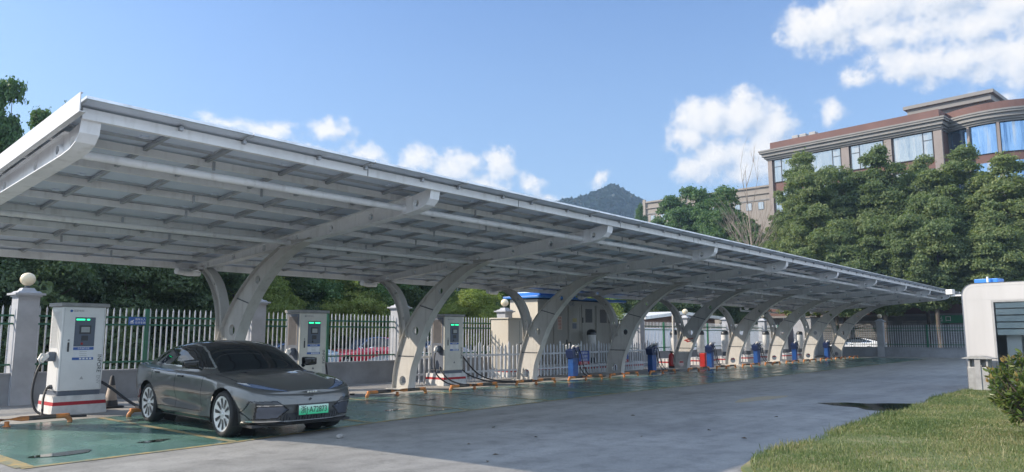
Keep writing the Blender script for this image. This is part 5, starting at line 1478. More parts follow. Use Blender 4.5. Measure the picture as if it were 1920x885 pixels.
# local +y = rot90 of kd ; kd=(-.216,-.976) -> (0.976,-0.216): points away from camera (+X)
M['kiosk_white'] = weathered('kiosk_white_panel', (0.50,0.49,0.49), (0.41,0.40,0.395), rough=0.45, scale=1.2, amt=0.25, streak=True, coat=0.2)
def rrect(x0, x1, z0, z1, r, n=8):
    pts = [(x0, z0), (x1, z0)]
    pts += [(x1-r+r*math.cos(a), z1-r+r*math.sin(a)) for a in [math.pi/2*k/n for k in range(n+1)]]
    pts += [(x0+r-r*math.sin(a), z1-r+r*math.cos(a)) for a in [math.pi/2*k/n for k in range(n+1)]]
    return pts
KL, KH = 6.2, 3.26
outer = rrect(0, KL, 0, KH, 0.36)
win = (0.80, 5.4, 0.10, 2.72)
g = MB(); bm_out = outer
# front wall with window opening: build as four slabs plus rounded corners via prism pieces
g.prism([(0,0),(win[0],0),(win[0],win[3]),(0,win[3])], 'y', 0.0, 0.12)
g.prism([(win[1],0),(KL,0),(KL,win[3]),(win[1],win[3])], 'y', 0.0, 0.12)
topband = [(0,win[3])] + [(KL,win[3])] + rrect(0,KL,0,KH,0.36)[2:]
g.prism(topband, 'y', 0.0, 0.12)
g.prism([(win[0],0.0),(win[1],0.0),(win[1],win[2]),(win[0],win[2])], 'y', 0.0, 0.12)
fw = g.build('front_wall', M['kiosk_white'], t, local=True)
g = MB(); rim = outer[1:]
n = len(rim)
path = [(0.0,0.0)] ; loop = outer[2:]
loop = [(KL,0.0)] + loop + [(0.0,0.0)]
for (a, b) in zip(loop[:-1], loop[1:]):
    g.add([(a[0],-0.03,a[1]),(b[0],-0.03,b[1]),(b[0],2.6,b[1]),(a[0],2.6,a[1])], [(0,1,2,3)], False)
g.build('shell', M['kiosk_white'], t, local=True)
g = MB()
ir = rrect(0.10, KL-0.10, 0, KH-0.10, 0.28); lo_ = [(KL-0.10,0.0)] + ir[2:] + [(0.10,0.0)]
for (a, b) in zip(lo_[:-1], lo_[1:]):
    d = Vector((b[0]-a[0], b[1]-a[1])).normalized(); nn = (-d[1]*0.006, d[0]*0.006)
    g.add([(a[0]+nn[0],-0.003,a[1]+nn[1]),(b[0]+nn[0],-0.003,b[1]+nn[1]),(b[0]-nn[0],-0.003,b[1]-nn[1]),(a[0]-nn[0],-0.003,a[1]-nn[1])], [(0,1,2,3)])
g.add([(0.11,-0.003,win[3]+0.02),(KL-0.11,-0.003,win[3]+0.02),(KL-0.11,-0.003,win[3]+0.032),(0.11,-0.003,win[3]+0.032)], [(0,1,2,3)])
g.build('panel_joint', M['text_grey'], fw, local=True)
g = MB(); g.prism([(0,0),(KL,0),(KL,KH-0.2),(0,KH-0.2)], 'y', 2.5, 2.6); g.box(0.1,KL-0.1,0.13,2.5,0.02,0.06); g.build('back_wall', M['kiosk_white'], t, local=True)
g = MB()
for (a0,a1,b0,b1) in ((win[0],win[0]+0.06,win[2],win[3]),(win[1]-0.06,win[1],win[2],win[3]),(win[0]+0.06,win[1]-0.06,win[3]-0.06,win[3]),(win[0]+0.06,win[1]-0.06,win[2],win[2]+0.06),(2.9,2.96,win[2]+0.06,win[3]-0.06)):
    g.box(a0,a1,-0.01,0.06,b0,b1)
wf = g.build('window_frame', M['cap_grey'], t, local=True)
def clear_glass():
    m, nt, b, nodes, L = mat('kiosk_window_glass')
    tr = N(nt, 'ShaderNodeBsdfTransparent'); tr.inputs['Color'].default_value = (0.82,0.86,0.87,1)
    gl = N(nt, 'ShaderNodeBsdfGlossy'); gl.inputs['Roughness'].default_value = 0.02; gl.inputs['Color'].default_value = (0.9,0.95,1,1)
    fr = N(nt, 'ShaderNodeFresnel'); fr.inputs['IOR'].default_value = 1.4
    mx = N(nt, 'ShaderNodeMixShader'); L.new(fr.outputs[0], mx.inputs['Fac']); L.new(tr.outputs[0], mx.inputs[1]); L.new(gl.outputs[0], mx.inputs[2])
    L.new(mx.outputs[0], nodes['Material Output'].inputs['Surface'])
    return m
g = MB(); g.add([(win[0]+0.06,0.03,win[2]+0.06),(win[1]-0.06,0.03,win[2]+0.06),(win[1]-0.06,0.03,win[3]-0.06),(win[0]+0.06,0.03,win[3]-0.06)], [(0,1,2,3)]); g.build('pane', clear_glass(), wf, local=True)
g = MB()
zt = win[3]-0.07
for k in range(5):
    z1_ = zt - k*0.20
    g.box(win[0]+0.08, win[1]-0.08, 0.06, 0.068, z1_-0.165, z1_)
g.build('roller_blind', weathered('pale_blind', (0.72,0.78,0.76), (0.62,0.68,0.67), rough=0.7, scale=1.5), t, local=True)
g = MB(); g.box(1.35,3.2,0.9,1.5,0.7,0.75); g.box(1.4,1.46,0.95,1.45,0.06,0.7); g.box(3.1,3.16,0.95,1.45,0.06,0.7); g.build('desk', M['cap_grey'], t, local=True)
g = MB(); g.bevbox(1.0,1.4,0.35,0.6,0.06,1.85,0.02); g.build('locker', M['charger_white'], t, local=True)
g = MB(); g.bevbox(1.9,2.5,1.0,1.06,0.85,1.25,0.01); g.build('monitor', M['black_plastic'], t, local=True)
# blue roof tank and mast, camera on an arm, all fixed on the kiosk
kt = lambda x, y, z: (kc.x + kd.x*x + (-kd.y)*y, kc.y + kd.y*x + kd.x*y, z)
p = kt(0.55, 0.7, 0)
t2 = empty('roof_unit', (p[0], p[1], KH), 'bright blue box unit on top of the white kiosk', 'roof unit', None, math.atan2(kd.y, kd.x))
g = MB(); g.bevbox(-0.36,0.30,-0.2,0.3,-0.02,0.15,0.02); g.build('casing', M['roof_blue'], t2, local=True)
g = MB(); g.tube([(0.06,-0.3,-0.02),(0.06,-0.3,0.20)], 0.03, 8); g.build('mast', M['white_paint'], t2, local=True)
p = kt(-0.02, 0.05, 0)
t2 = empty('security_camera', (p[0], p[1], 2.9), 'white box camera on an arm at the corner of the kiosk', 'camera', None, math.atan2(kd.y, kd.x))
g = MB(); g.tube([(0.0,0.0,0.0),(-0.30,0.0,0.0)], 0.03, 8); g.build('arm', M['white_paint'], t2, local=True)
g = MB(); g.bevbox(-0.42,-0.22,-0.10,0.10,0.04,0.20,0.015); g.build('housing', M['white_paint'], t2, local=True)
# litter bin beside the kiosk
M['bin_grey'] = weathered('bin_metal', (0.36,0.36,0.35), (0.25,0.25,0.25), rough=0.45, metal=0.3, scale=4)
bp_ = kt(0.52, -0.42, 0)
t2 = empty('litter_bin', (bp_[0], bp_[1], 0), 'grey metal litter bin with a small roof beside the kiosk wall', 'bin', None, math.atan2(kd.y, kd.x))
g = MB(); g.bevbox(-0.29,0.29,-0.17,0.17,0.06,0.74,0.01); g.build('bin_body', M['bin_grey'], t2, local=True)
g = MB(); g.bevbox(-0.075,0.085,-0.20,-0.172,0.0,1.02,0.006); g.build('front_slab', M['cap_grey'], t2, local=True)
g = MB(); g.box(-0.27,-0.22,-0.15,0.15,0.74,0.98); g.box(0.22,0.27,-0.15,0.15,0.74,0.98); g.box(-0.29,0.29,-0.02,0.0,0.74,0.98); g.build('side_post', M['bin_grey'], t2, local=True)
g = MB(); g.prism([(-0.40,0.98),(0.40,0.98),(0.40,1.0),(0.12,1.07),(-0.12,1.07),(-0.40,1.0)], 'y', -0.24, 0.24); g.build('bin_roof', M['bin_grey'], t2, local=True)

# ---------------------------------------------------------------- large brick and glass building behind the trees
M['brick_brown'] = weathered('brown_brick', (0.165,0.090,0.076), (0.135,0.076,0.066), rough=0.85, scale=0.5, amt=0.4)
M['stone_grey'] = weathered('grey_stone_trim', (0.235,0.228,0.218), (0.20,0.194,0.186), rough=0.8, scale=0.6, amt=0.4)
M['pier_pink'] = weathered('pinkish_pier', (0.27,0.232,0.215), (0.225,0.193,0.18), rough=0.8, scale=0.6, amt=0.4)
def facade_glass(name, col, rough=0.02):
    m, nt, b, nodes, L = mat(name)
    tc = N(nt, 'ShaderNodeTexCoord'); mp = N(nt, 'ShaderNodeMapping'); mp.inputs['Scale'].default_value = (0.5,0.5,0.06)
    no = N(nt, 'ShaderNodeTexNoise'); no.inputs['Scale'].default_value = 2.2; no.inputs['Detail'].default_value = 3
    L.new(tc.outputs['Object'], mp.inputs['Vector']); L.new(mp.outputs['Vector'], no.inputs['Vector'])
    bp = N(nt, 'ShaderNodeBump'); bp.inputs['Strength'].default_value = 0.12; bp.inputs['Distance'].default_value = 0.3
    L.new(no.outputs['Fac'], bp.inputs['Height'])
    L.new(bp.outputs['Normal'], b.inputs['Normal'])
    # pale curtains hanging behind the glass show as soft upright streaks
    mp2 = N(nt, 'ShaderNodeMapping'); mp2.inputs['Scale'].default_value = (1.3,1.3,0.10); L.new(tc.outputs['Object'], mp2.inputs['Vector'])
    n2 = N(nt, 'ShaderNodeTexNoise'); n2.inputs['Scale'].default_value = 1.1; n2.inputs['Detail'].default_value = 5; n2.inputs['Roughness'].default_value = 0.6
    L.new(mp2.outputs['Vector'], n2.inputs['Vector'])
    rc = ramp(nt, [(0.40, col), (0.52, tuple(c*1.15 for c in col)), (0.66, (0.42,0.425,0.42))]); L.new(n2.outputs['Fac'], rc.inputs['Fac']); L.new(rc.outputs['Color'], b.inputs['Base Color'])
    rm = ramp(nt, [(0.42, 0.92), (0.68, 0.35)]); L.new(n2.outputs['Fac'], rm.inputs['Fac']); L.new(rm.outputs['Color'], b.inputs['Metallic'])
    b.inputs['Roughness'].default_value = rough
    return m
M['fglass'] = facade_glass('reflective_window_glass', (0.36,0.38,0.375)); M['fglass_blue'] = facade_glass('blue_bay_glass', (0.20,0.32,0.47))
M['frame_dark'] = plain('dark_window_frame', (0.07,0.075,0.085), rough=0.4)
A = Vector((82.0, 31.36, 0)); fd = Vector((-0.122, -0.9925, 0)); BANG = math.atan2(fd.y, fd.x)
# local frame: x along facade to the right, y = rot90(fd) = (0.9925,-0.122): into the building
bl = empty('brick_building', A, 'large brown brick building with grey cornice and a glazed round bay', 'building', None, BANG)
BLn, ZT = 17.9, 23.43
g = MB()
g.box(-0.0, BLn, 0.25, 14, 0, ZT-0.95); g.build('wall', M['brick_brown'], bl, local=True)
g = MB(); g.box(0.3, BLn, 0.10, 13.6, ZT-0.95, ZT); g.build('parapet', M['brick_brown'], bl, local=True)
# cornice: stepped mouldings overhanging the wall, wrapped round the left end
def cornice(x0, x1, zt, parent, dep=14):
    g = MB()
    for (d, za, zb) in ((0.75,-0.16,0.0),(0.68,-0.36,-0.16),(0.48,-0.72,-0.362),(0.28,-0.95,-0.722),(0.12,-1.12,-0.952)):
        g.box(x0-d, x1+d*0.9, -d, dep, zt+za, zt+zb)
    return g.build('cornice', M['stone_grey'], parent, local=True)
cornice(0.0, BLn, ZT-0.93, bl)
ztop = ZT-2.06
storeys = [(ztop-2.6, ztop), (ztop-6.3, ztop-3.7), (ztop-10.2, ztop-7.4), (ztop-14.0, ztop-11.2), (ztop-18.6, ztop-15.2)]
piers = [(0.0,0.50),(4.05,4.75),(8.35,9.15),(12.7,13.4),(17.3,18.05)]
for (a, b) in piers:
    g = MB(); g.box(a, b, -0.02, 0.3, 0, ztop+0.02); g.box(a-0.08, b+0.08, -0.09, 0.3, ztop+0.021, ztop+0.2)
    g.build('pier', M['pier_pink'], bl, local=True)
for (s0, s1) in storeys:
    for (p0_, p1_) in zip(piers[:-1], piers[1:]):
        a, b = p0_[1]+0.12, p1_[0]-0.12
        g = MB()
        k = piers.index(p0_)
        mx = a + 0.9 if k in (0, 2) else b - 0.9
        fw_ = 0.055
        for (u0,u1,w0,w1) in ((a,b,s1-fw_,s1),(a,b,s0,s0+fw_),(a,a+fw_,s0+fw_,s1-fw_),(b-fw_,b,s0+fw_,s1-fw_),(mx-fw_/2,mx+fw_/2,s0+fw_,s1-fw_)):
            g.box(u0,u1,0.13,0.24,w0,w1)
        lo2, hi2 = (a, mx) if k in (0,2) else (mx, b)
        g.box(lo2+fw_, hi2-fw_, 0.13, 0.24, s0+1.75, s0+1.80)
        wo_ = g.build('window', M['frame_dark'], bl, local=True)
        g = MB(); g.add([(a+fw_,0.20,s0+fw_),(b-fw_,0.20,s0+fw_),(b-fw_,0.20,s1-fw_),(a+fw_,0.20,s1-fw_)], [(0,1,2,3)]); g.build('pane', M['fglass'], wo_, local=True)
# round bay on the right
cx_, cy_, rad = 19.55+1.6, 6.4+1.0, 6.3
def arc_pts(r, a0, a1, n): return [(cx_ + r*math.sin(a), cy_ - r*math.cos(a)) for a in [a0+(a1-a0)*k/n for k in range(n+1)]]
A0, A1 = R(-66), R(66)
def ring(r0, r1, z0, z1, mname, nm, a0=A0, a1=A1, n=26):
    o_, i_ = arc_pts(r1, a0, a1, n), arc_pts(r0, a0, a1, n)
    g = MB()
    for k in range(n):
        g.hexa([(*o_[k],z0),(*o_[k+1],z0),(*i_[k+1],z0),(*i_[k],z0)], [(*o_[k],z1),(*o_[k+1],z1),(*i_[k+1],z1),(*i_[k],z1)])
    return g.build(nm, M[mname], bl, local=True)
ring(1.0, rad-0.35, 0, ZT-1.0, 'brick_brown', 'bay_wall')
ring(1.0, rad-0.15, ZT-1.0, ZT-0.05, 'brick_brown', 'bay_parapet')
for (d, za, zb) in ((0.65,-0.16,0.0),(0.58,-0.36,-0.163),(0.4,-0.72,-0.363),(0.2,-0.95,-0.723),(0.06,-1.12,-0.953)):
    ring(rad-0.5, rad+d, ZT-0.93+za, ZT-0.93+zb, 'stone_grey', 'bay_cornice')
for (s0, s1) in storeys:
    for k in range(5):
        a0 = R(-56 + 23*k); a1 = a0 + R(20.5)
        o_ = ring(rad-0.3, rad-0.24, s0-0.2, s1, 'fglass_blue', 'bay_window', a0, a1, 8)
        g = MB()
        for aa in (a0, a1):
            g = MB(); x, y = cx_ + (rad-0.2)*math.sin(aa), cy_ - (rad-0.2)*math.cos(aa); g.box(x-0.05,x+0.05,y-0.05,y+0.05,s0-0.2,s1)
            g.build('mullion', M['frame_dark'], o_, local=True)
for k in range(6):
    a0 = R(-56 + 23*k - 2.2); ring(rad-0.4, rad+0.02, 0, ztop+0.02, 'pier_pink', 'bay_pier', a0, a0+R(2.0), 3)
# penthouse
g = MB(); g.box(13.8, 20.5, 6.2, 12.5, ZT, ZT+2.1); g.build('penthouse', M['stone_grey'], bl, local=True)
g = MB(); g.box(13.2, 21.0, 5.7, 13.0, ZT+1.5, ZT+2.1); g.box(12.9, 21.3, 5.4, 13.3, ZT+2.1, ZT+2.45); g.build('penthouse_cornice', M['stone_grey'], bl, local=True)
g = MB()
for x in (2.2, 3.1, 4.2): g.bevbox(x, x+0.75, 1.6, 2.4, ZT, ZT+0.75, 0.05)
g.build('rooftop_unit', M['cap_grey'], bl, local=True)

# ---------------------------------------------------------------- buff building further left, shed, low building, hoarding
M['buff'] = weathered('buff_render', (0.30,0.265,0.23), (0.26,0.23,0.20), rough=0.85, scale=0.4, amt=0.4)
bb = empty('buff_building', (110.2, 63.9, 0), 'low buff coloured building half hidden by trees, right of the hill', 'building', None, math.atan2(-10.21, -0.3))
g = MB(); g.box(0, 26, 0, 12, 0, 24.0); g.build('wall', M['buff'], bb, local=True)
g = MB(); g.box(-0.25, 26.2, -0.25, 12, 24.0, 24.25); g.box(-0.2, 26.2, -0.2, 12, 23.0, 23.15); g.build('cornice', M['buff'], bb, local=True)
for x in (0.0, 7.5, 15, 22.5):
    g = MB(); g.box(x-0.15, x+0.35, -0.3, 0, 20, 24.6); g.build('pilaster', M['buff'], bb, local=True)
for k in range(12):
    x = 1.2 + 1.9*k
    g = MB(); g.box(x, x+0.9, -0.05, 0.03, 20.6, 21.8); w_ = g.build('window', M['frame_dark'], bb, local=True)
    g = MB(); g.box(x+0.06, x+0.84, -0.07, -0.052, 20.66, 21.74); g.build('pane', M['fglass'], w_, local=True)
g = MB(); g.box(-0.1, 26.1, -0.1, 0.0, 22.0, 22.18); g.build('string_course', M['stone_grey'], bb, local=True)

sh_ = empty('shed', (56.5, 31.5, 0), 'low dark brown shed with a white roof edge behind the hoarding', 'shed')
g = MB(); g.prism([(51.2,0.0),(64.5,0.0),(64.5,3.1),(57.0,3.25),(51.2,2.75)], 'y', 30.3, 34.0); g.build('wall', weathered('brown_shed', (0.17,0.105,0.08), rough=0.8, scale=1), sh_)
g = MB(); g.prism([(50.8,2.86),(57.0,3.36),(65.0,3.05),(65.0,3.3),(57.0,3.62),(50.8,3.10)], 'y', 29.6, 34.4); g.build('roof', M['white_paint'], sh_)

ho = empty('hoarding', (47.5, 24.0, 0), 'long bluish white corrugated hoarding behind the picket railings', 'hoarding')
def corr():
    m, nt, b, nodes, L = mat('corrugated_white_sheet')
    tc = N(nt, 'ShaderNodeTexCoord'); wv = N(nt, 'ShaderNodeTexWave'); wv.inputs['Scale'].default_value = 1.6; wv.bands_direction = 'X'
    L.new(tc.outputs['Object'], wv.inputs['Vector'])
    bp = N(nt, 'ShaderNodeBump'); bp.inputs['Strength'].default_value = 0.6; bp.inputs['Distance'].default_value = 0.04
    L.new(wv.outputs['Fac'], bp.inputs['Height']); L.new(bp.outputs['Normal'], b.inputs['Normal'])
    b.inputs['Base Color'].default_value = (0.66,0.74,0.84,1); b.inputs['Roughness'].default_value = 0.5
    return m
cm = corr()
for k in range(9):
    a = 38.2 + 2.45*k; g = MB(); g.box(a, a+2.42, 24.0, 24.04, 0.05, 2.05+0.02*((k*3) % 4)); g.build('sheet', cm, ho)
    g = MB(); g.box(a-0.03, a+0.03, 24.05, 24.12, 0, 2.2); g.build('post', M['cap_grey'], ho)

lb = empty('low_building', (80, 16, 0), 'low dark building with a red brown band under the far trees', 'building')
g = MB(); g.box(76, 84, -2, 30, 0, 3.35); g.build('wall', weathered('grey_shutter_wall', (0.20,0.20,0.20), (0.15,0.15,0.15), rough=0.8, scale=0.6), lb)
g = MB(); g.box(75.7, 84.2, -2.2, 30.2, 3.55, 5.6); g.build('brick_band', M['brick_brown'], lb)
g = MB(); g.box(75.3, 84.4, -2.3, 30.3, 3.352, 3.548); g.build('ledge', M['stone_grey'], lb)
for k in range(8):
    y = -1 + 3.8*k
    g = MB()
    for z in range(14): g.add([(75.97,y,0.2+z*0.2),(75.97,y+3.0,0.2+z*0.2),(75.93,y+3.0,0.2+z*0.2+0.16),(75.93,y,0.2+z*0.2+0.16)], [(0,1,2,3)])
    g.build('roller_shutter', M['cap_grey'], lb)
gs = empty('green_sign', (71.5, 12.6, 0), 'green sign board with white characters above the far railing beside the kiosk', 'sign')
g = MB(); g.bevbox(71.45,71.55,10.2,13.6,2.65,3.3,0.01); g.build('board', plain('sign_green', (0.02,0.22,0.10), rough=0.5), gs)
for y in (10.6,13.2):
    g = MB(); g.box(71.56,71.64,y-0.04,y+0.04,0,3.2); g.build('leg', M['cap_grey'], gs)
SM = Matrix.Translation((-0.06, 0.35, 2.98)) @ Matrix.Rotation(R(-90), 4, 'Z') @ FRONT
text_mesh('lettering', '出 口', 0.5, M['text_white'], gs, SM)
# ---------------------------------------------------------------- trees
def leaf_quads(P, Nrm, size, rs, aspect=0.55, jitter=0.75, droop=0.0):
    """one diamond leaf clump per point"""
    n = len(P)
    d = Nrm + jitter*rs.randn(n,3); d /= np.linalg.norm(d, axis=1)[:,None]
    r = rs.randn(n,3); r[:,2] -= droop
    u = r - (r*d).sum(1)[:,None]*d; u /= np.linalg.norm(u, axis=1)[:,None]
    w = np.cross(d, u)
    s = (size*(0.6+0.8*rs.rand(n)))[:,None]
    fold = d*s*0.18
    V = np.stack([P-u*s, P-w*s*aspect+fold, P+u*s, P+w*s*aspect+fold], axis=1).reshape(-1,3)
    return V, np.arange(4*n).reshape(n,4)

def crown_points(rs, h0, h1, rad, nblob, nleaf, shape='round', flat=0.92):
    """leaf positions over the surfaces of many billows that fill an uneven crown"""
    cz, hz = (h0+h1)/2, (h1-h0)/2
    B = []
    tries = 0
    while len(B) < nblob and tries < 6000:
        tries += 1
        d = rs.randn(3); d /= np.linalg.norm(d)
        f = rs.uniform(0.35, 0.92)
        z = d[2]*f
        if shape == 'cone': k = np.clip(0.92-0.42*z, 0.35, 1.15)
        elif shape == 'tall': k = np.clip(1.05-0.22*z, 0.55, 1.15)
        else: k = 1.0
        c = np.array([d[0]*f*rad*k, d[1]*f*rad*k, cz+z*hz])
        br = rad*rs.uniform(0.15, 0.31)
        if any(np.linalg.norm(c-b[0]) < 0.50*(br+b[1]) for b in B): continue
        B.append((c, br))
    area = np.array([b[1]**2 for b in B]); area /= area.sum()
    Ps = []; Ns = []
    for (c, br), a in zip(B, area):
        n = int(nleaf*2.6*a)
        d = rs.randn(n,3); d /= np.linalg.norm(d, axis=1)[:,None]
        d[:,2] = np.where(d[:,2] < -0.35, -d[:,2]*0.5, d[:,2])
        d /= np.linalg.norm(d, axis=1)[:,None]
        lump = 1 + 0.16*np.sin(5*d[:,0]+c[0]*3)*np.sin(5*d[:,1]+c[1]*3) + 0.12*np.sin(9*d[:,2]+c[2]*2)
        rr = br*(0.55+0.55*rs.rand(n)**0.7 + 0.35*(rs.rand(n) > 0.88)*rs.rand(n))*lump
        Ps.append(c + d*rr[:,None]*np.array([1,1,flat])); Ns.append(d*np.array([1,1,1.1]))
    return np.concatenate(Ps), np.concatenate(Ns), B

def trunk_mb(rs, h0, h1, r0, B, lean=0.0, nl=9):
    mb = MB()
    top = h0 + 0.55*(h1-h0)
    ph = rs.uniform(0, 6.28)
    path = [(lean*math.cos(ph)*(k/7)**1.5 + 0.06*math.sin(k*1.7+ph), lean*math.sin(ph)*(k/7)**1.5 + 0.06*math.cos(k*1.3+ph), top*k/7) for k in range(8)]
    mb.tube(path, [r0*(1.35 if k == 0 else 1.0)*(1-0.09*k) for k in range(8)], 10)
    idx = rs.permutation(len(B))[:nl]
    for i in idx:
        c, br = B[i]
        k = rs.randint(3, 8); s = np.array(path[min(k,7)])
        m_ = (s*0.5+c*0.5) + np.array([0,0,-0.15*(c[2]-s[2])]) + rs.randn(3)*0.12
        mb.tube([tuple(s), tuple(m_), tuple(c)], [r0*0.42, r0*0.28, r0*0.10], 6)
    return mb

def proto_tree(seed, name, h, h0, rad, nblob, nleaf, size, lmat, shape='round', tr=0.18, nl=10):
    rs = np.random.RandomState(seed)
    t = empty(name, (0,0,0), None, 'tree')
    P, Nn, B = crown_points(rs, h0, h, rad, int(nblob*2.0), int(nleaf*1.5), shape)
    V, F = leaf_quads(P, Nn, size*0.52, rs)
    np_mesh('crown', V, F, lmat, t)
    trunk_mb(rs, h0, h, tr, B, 0.4, nl).build('trunk', M['bark'], t, local=True)
    return t
TR = {}
placed = set()
def tree(key, x, y, sxy, sz, rz, label, group=None, lmat=None):
    src = TR[key]
    o = src if key not in placed else copy_tree(src)
    placed.add(key)
    o.location = (x, y, 0); o.scale = (sxy, sxy, sz); o.rotation_euler = (0,0,rz)
    o['label'] = label
    if group: o['group'] = group
    if lmat is not None:
        for ch in o.children:
            if ch.name.startswith('crown'):
                ch.material_slots[0].link = 'OBJECT'; ch.material_slots[0].material = M[lmat]
    return o
G1 = 'camphor trees in front of the brick building'
TR['a'] = proto_tree(11, 'camphor_tree', 17.0, 3.4, 3.0, 46, 15000, 0.20, M['leaf_camphor'], 'tall')
TR['b'] = proto_tree(12, 'camphor_tree', 17.0, 3.0, 3.1, 54, 15000, 0.20, M['leaf_camphor'], 'tall')
TR['c'] = proto_tree(13, 'camphor_tree', 11.0, 2.6, 3.0, 40, 13000, 0.19, M['leaf_camphor'], 'round')
TR['d'] = proto_tree(14, 'camphor_tree', 16.5, 4.0, 3.2, 40, 14000, 0.20, M['leaf_camphor'], 'cone')
for k_, x, y, sx, sz, rz, l in [
    ('a', 68.5, 22.3, 0.98, 1.055, 0.3, 'camphor tree whose round top hides the leftmost big window pair'),
    ('b', 72.5, 21.2, 1.0, 1.0, 1.4, 'camphor tree with its top between the second and third big windows'),
    ('d', 70.5, 17.2, 1.12, 1.09, 2.2, 'tallest camphor tree, top in front of the third window and pier'),
    ('b', 74.0, 14.6, 1.0, 1.01, 3.9, 'camphor tree with its top below the grey column beside the round bay'),
    ('a', 70.0, 11.0, 1.12, 0.99, 4.6, 'camphor tree below the left windows of the round bay'),
    ('d', 68.2, 7.3, 1.1, 0.93, 5.2, 'broad camphor tree rising right behind the white kiosk'),
    ('b', 69.0, 3.6, 1.1, 0.90, 0.9, 'camphor tree at the right picture edge behind the kiosk'),
    ('a', 75.5, 26.6, 0.80, 1.05, 2.9, 'slim camphor tree at the left corner of the brick building'),
    ('c', 66.0, 20.0, 1.05, 0.96, 0.5, 'lower camphor tree just above the far canopy, left one of the front row'),
    ('c', 66.5, 16.2, 1.10, 0.98, 2.0, 'lower camphor tree above the end of the canopy, middle of the front row'),
    ('c', 65.5, 12.2, 1.05, 1.08, 3.3, 'lower camphor tree with a dark forked trunk beside the green sign'),
    ('c', 66.0, 7.6, 1.05, 0.92, 4.4, 'lower camphor tree just over the kiosk roof and blue unit'),
    ('b', 78.0, 17.8, 0.9, 0.93, 5.5, 'camphor tree deep in the mass touching the facade'),
    ('c', 68.5, 24.0, 1.0, 0.95, 5.9, 'lower camphor tree behind the bare tree, above the canopy edge'),
    ('d', 79.0, 29.4, 0.85, 0.86, 0.2, 'camphor tree close beside the brick building corner, behind the bare tree')]:
    tree(k_, x, y, sx*1.04, sz*1.06, rz, l, G1)
G2 = 'bright green trees in front of the buff building'
TR['e'] = proto_tree(21, 'leafy_tree', 19.5, 4.5, 4.0, 52, 13000, 0.27, M['leaf_fresh'], 'cone')
TR['f'] = proto_tree(22, 'leafy_tree', 18.0, 4.5, 3.8, 46, 12000, 0.27, M['leaf_fresh'], 'round')
for k_, x, y, sx, sz, rz, l in [
    ('e', 85.5, 38.4, 1.05, 1.05, 0.4, 'tall bright green tree with a pointed top just left of the bare tree'),
    ('f', 88.0, 43.2, 1.05, 1.17, 1.5, 'bright green tree covering the middle of the buff building'),
    ('f', 92.0, 48.6, 1.0, 1.16, 2.9, 'rounded bright green tree covering the left part of the buff building'),
    ('e', 100.0, 58.8, 0.5, 1.16, 3.5, 'small slim tree at the left corner of the buff building'),
    ('e', 83.0, 34.2, 0.85, 0.80, 4.4, 'low bright green tree under the bare tree crown'),
    ('f', 80.0, 40.2, 0.8, 0.72, 5.0, 'low bright green tree right above the canopy edge, left of the bare tree')]:
    tree(k_, x, y, sx, sz, rz, l, G2)
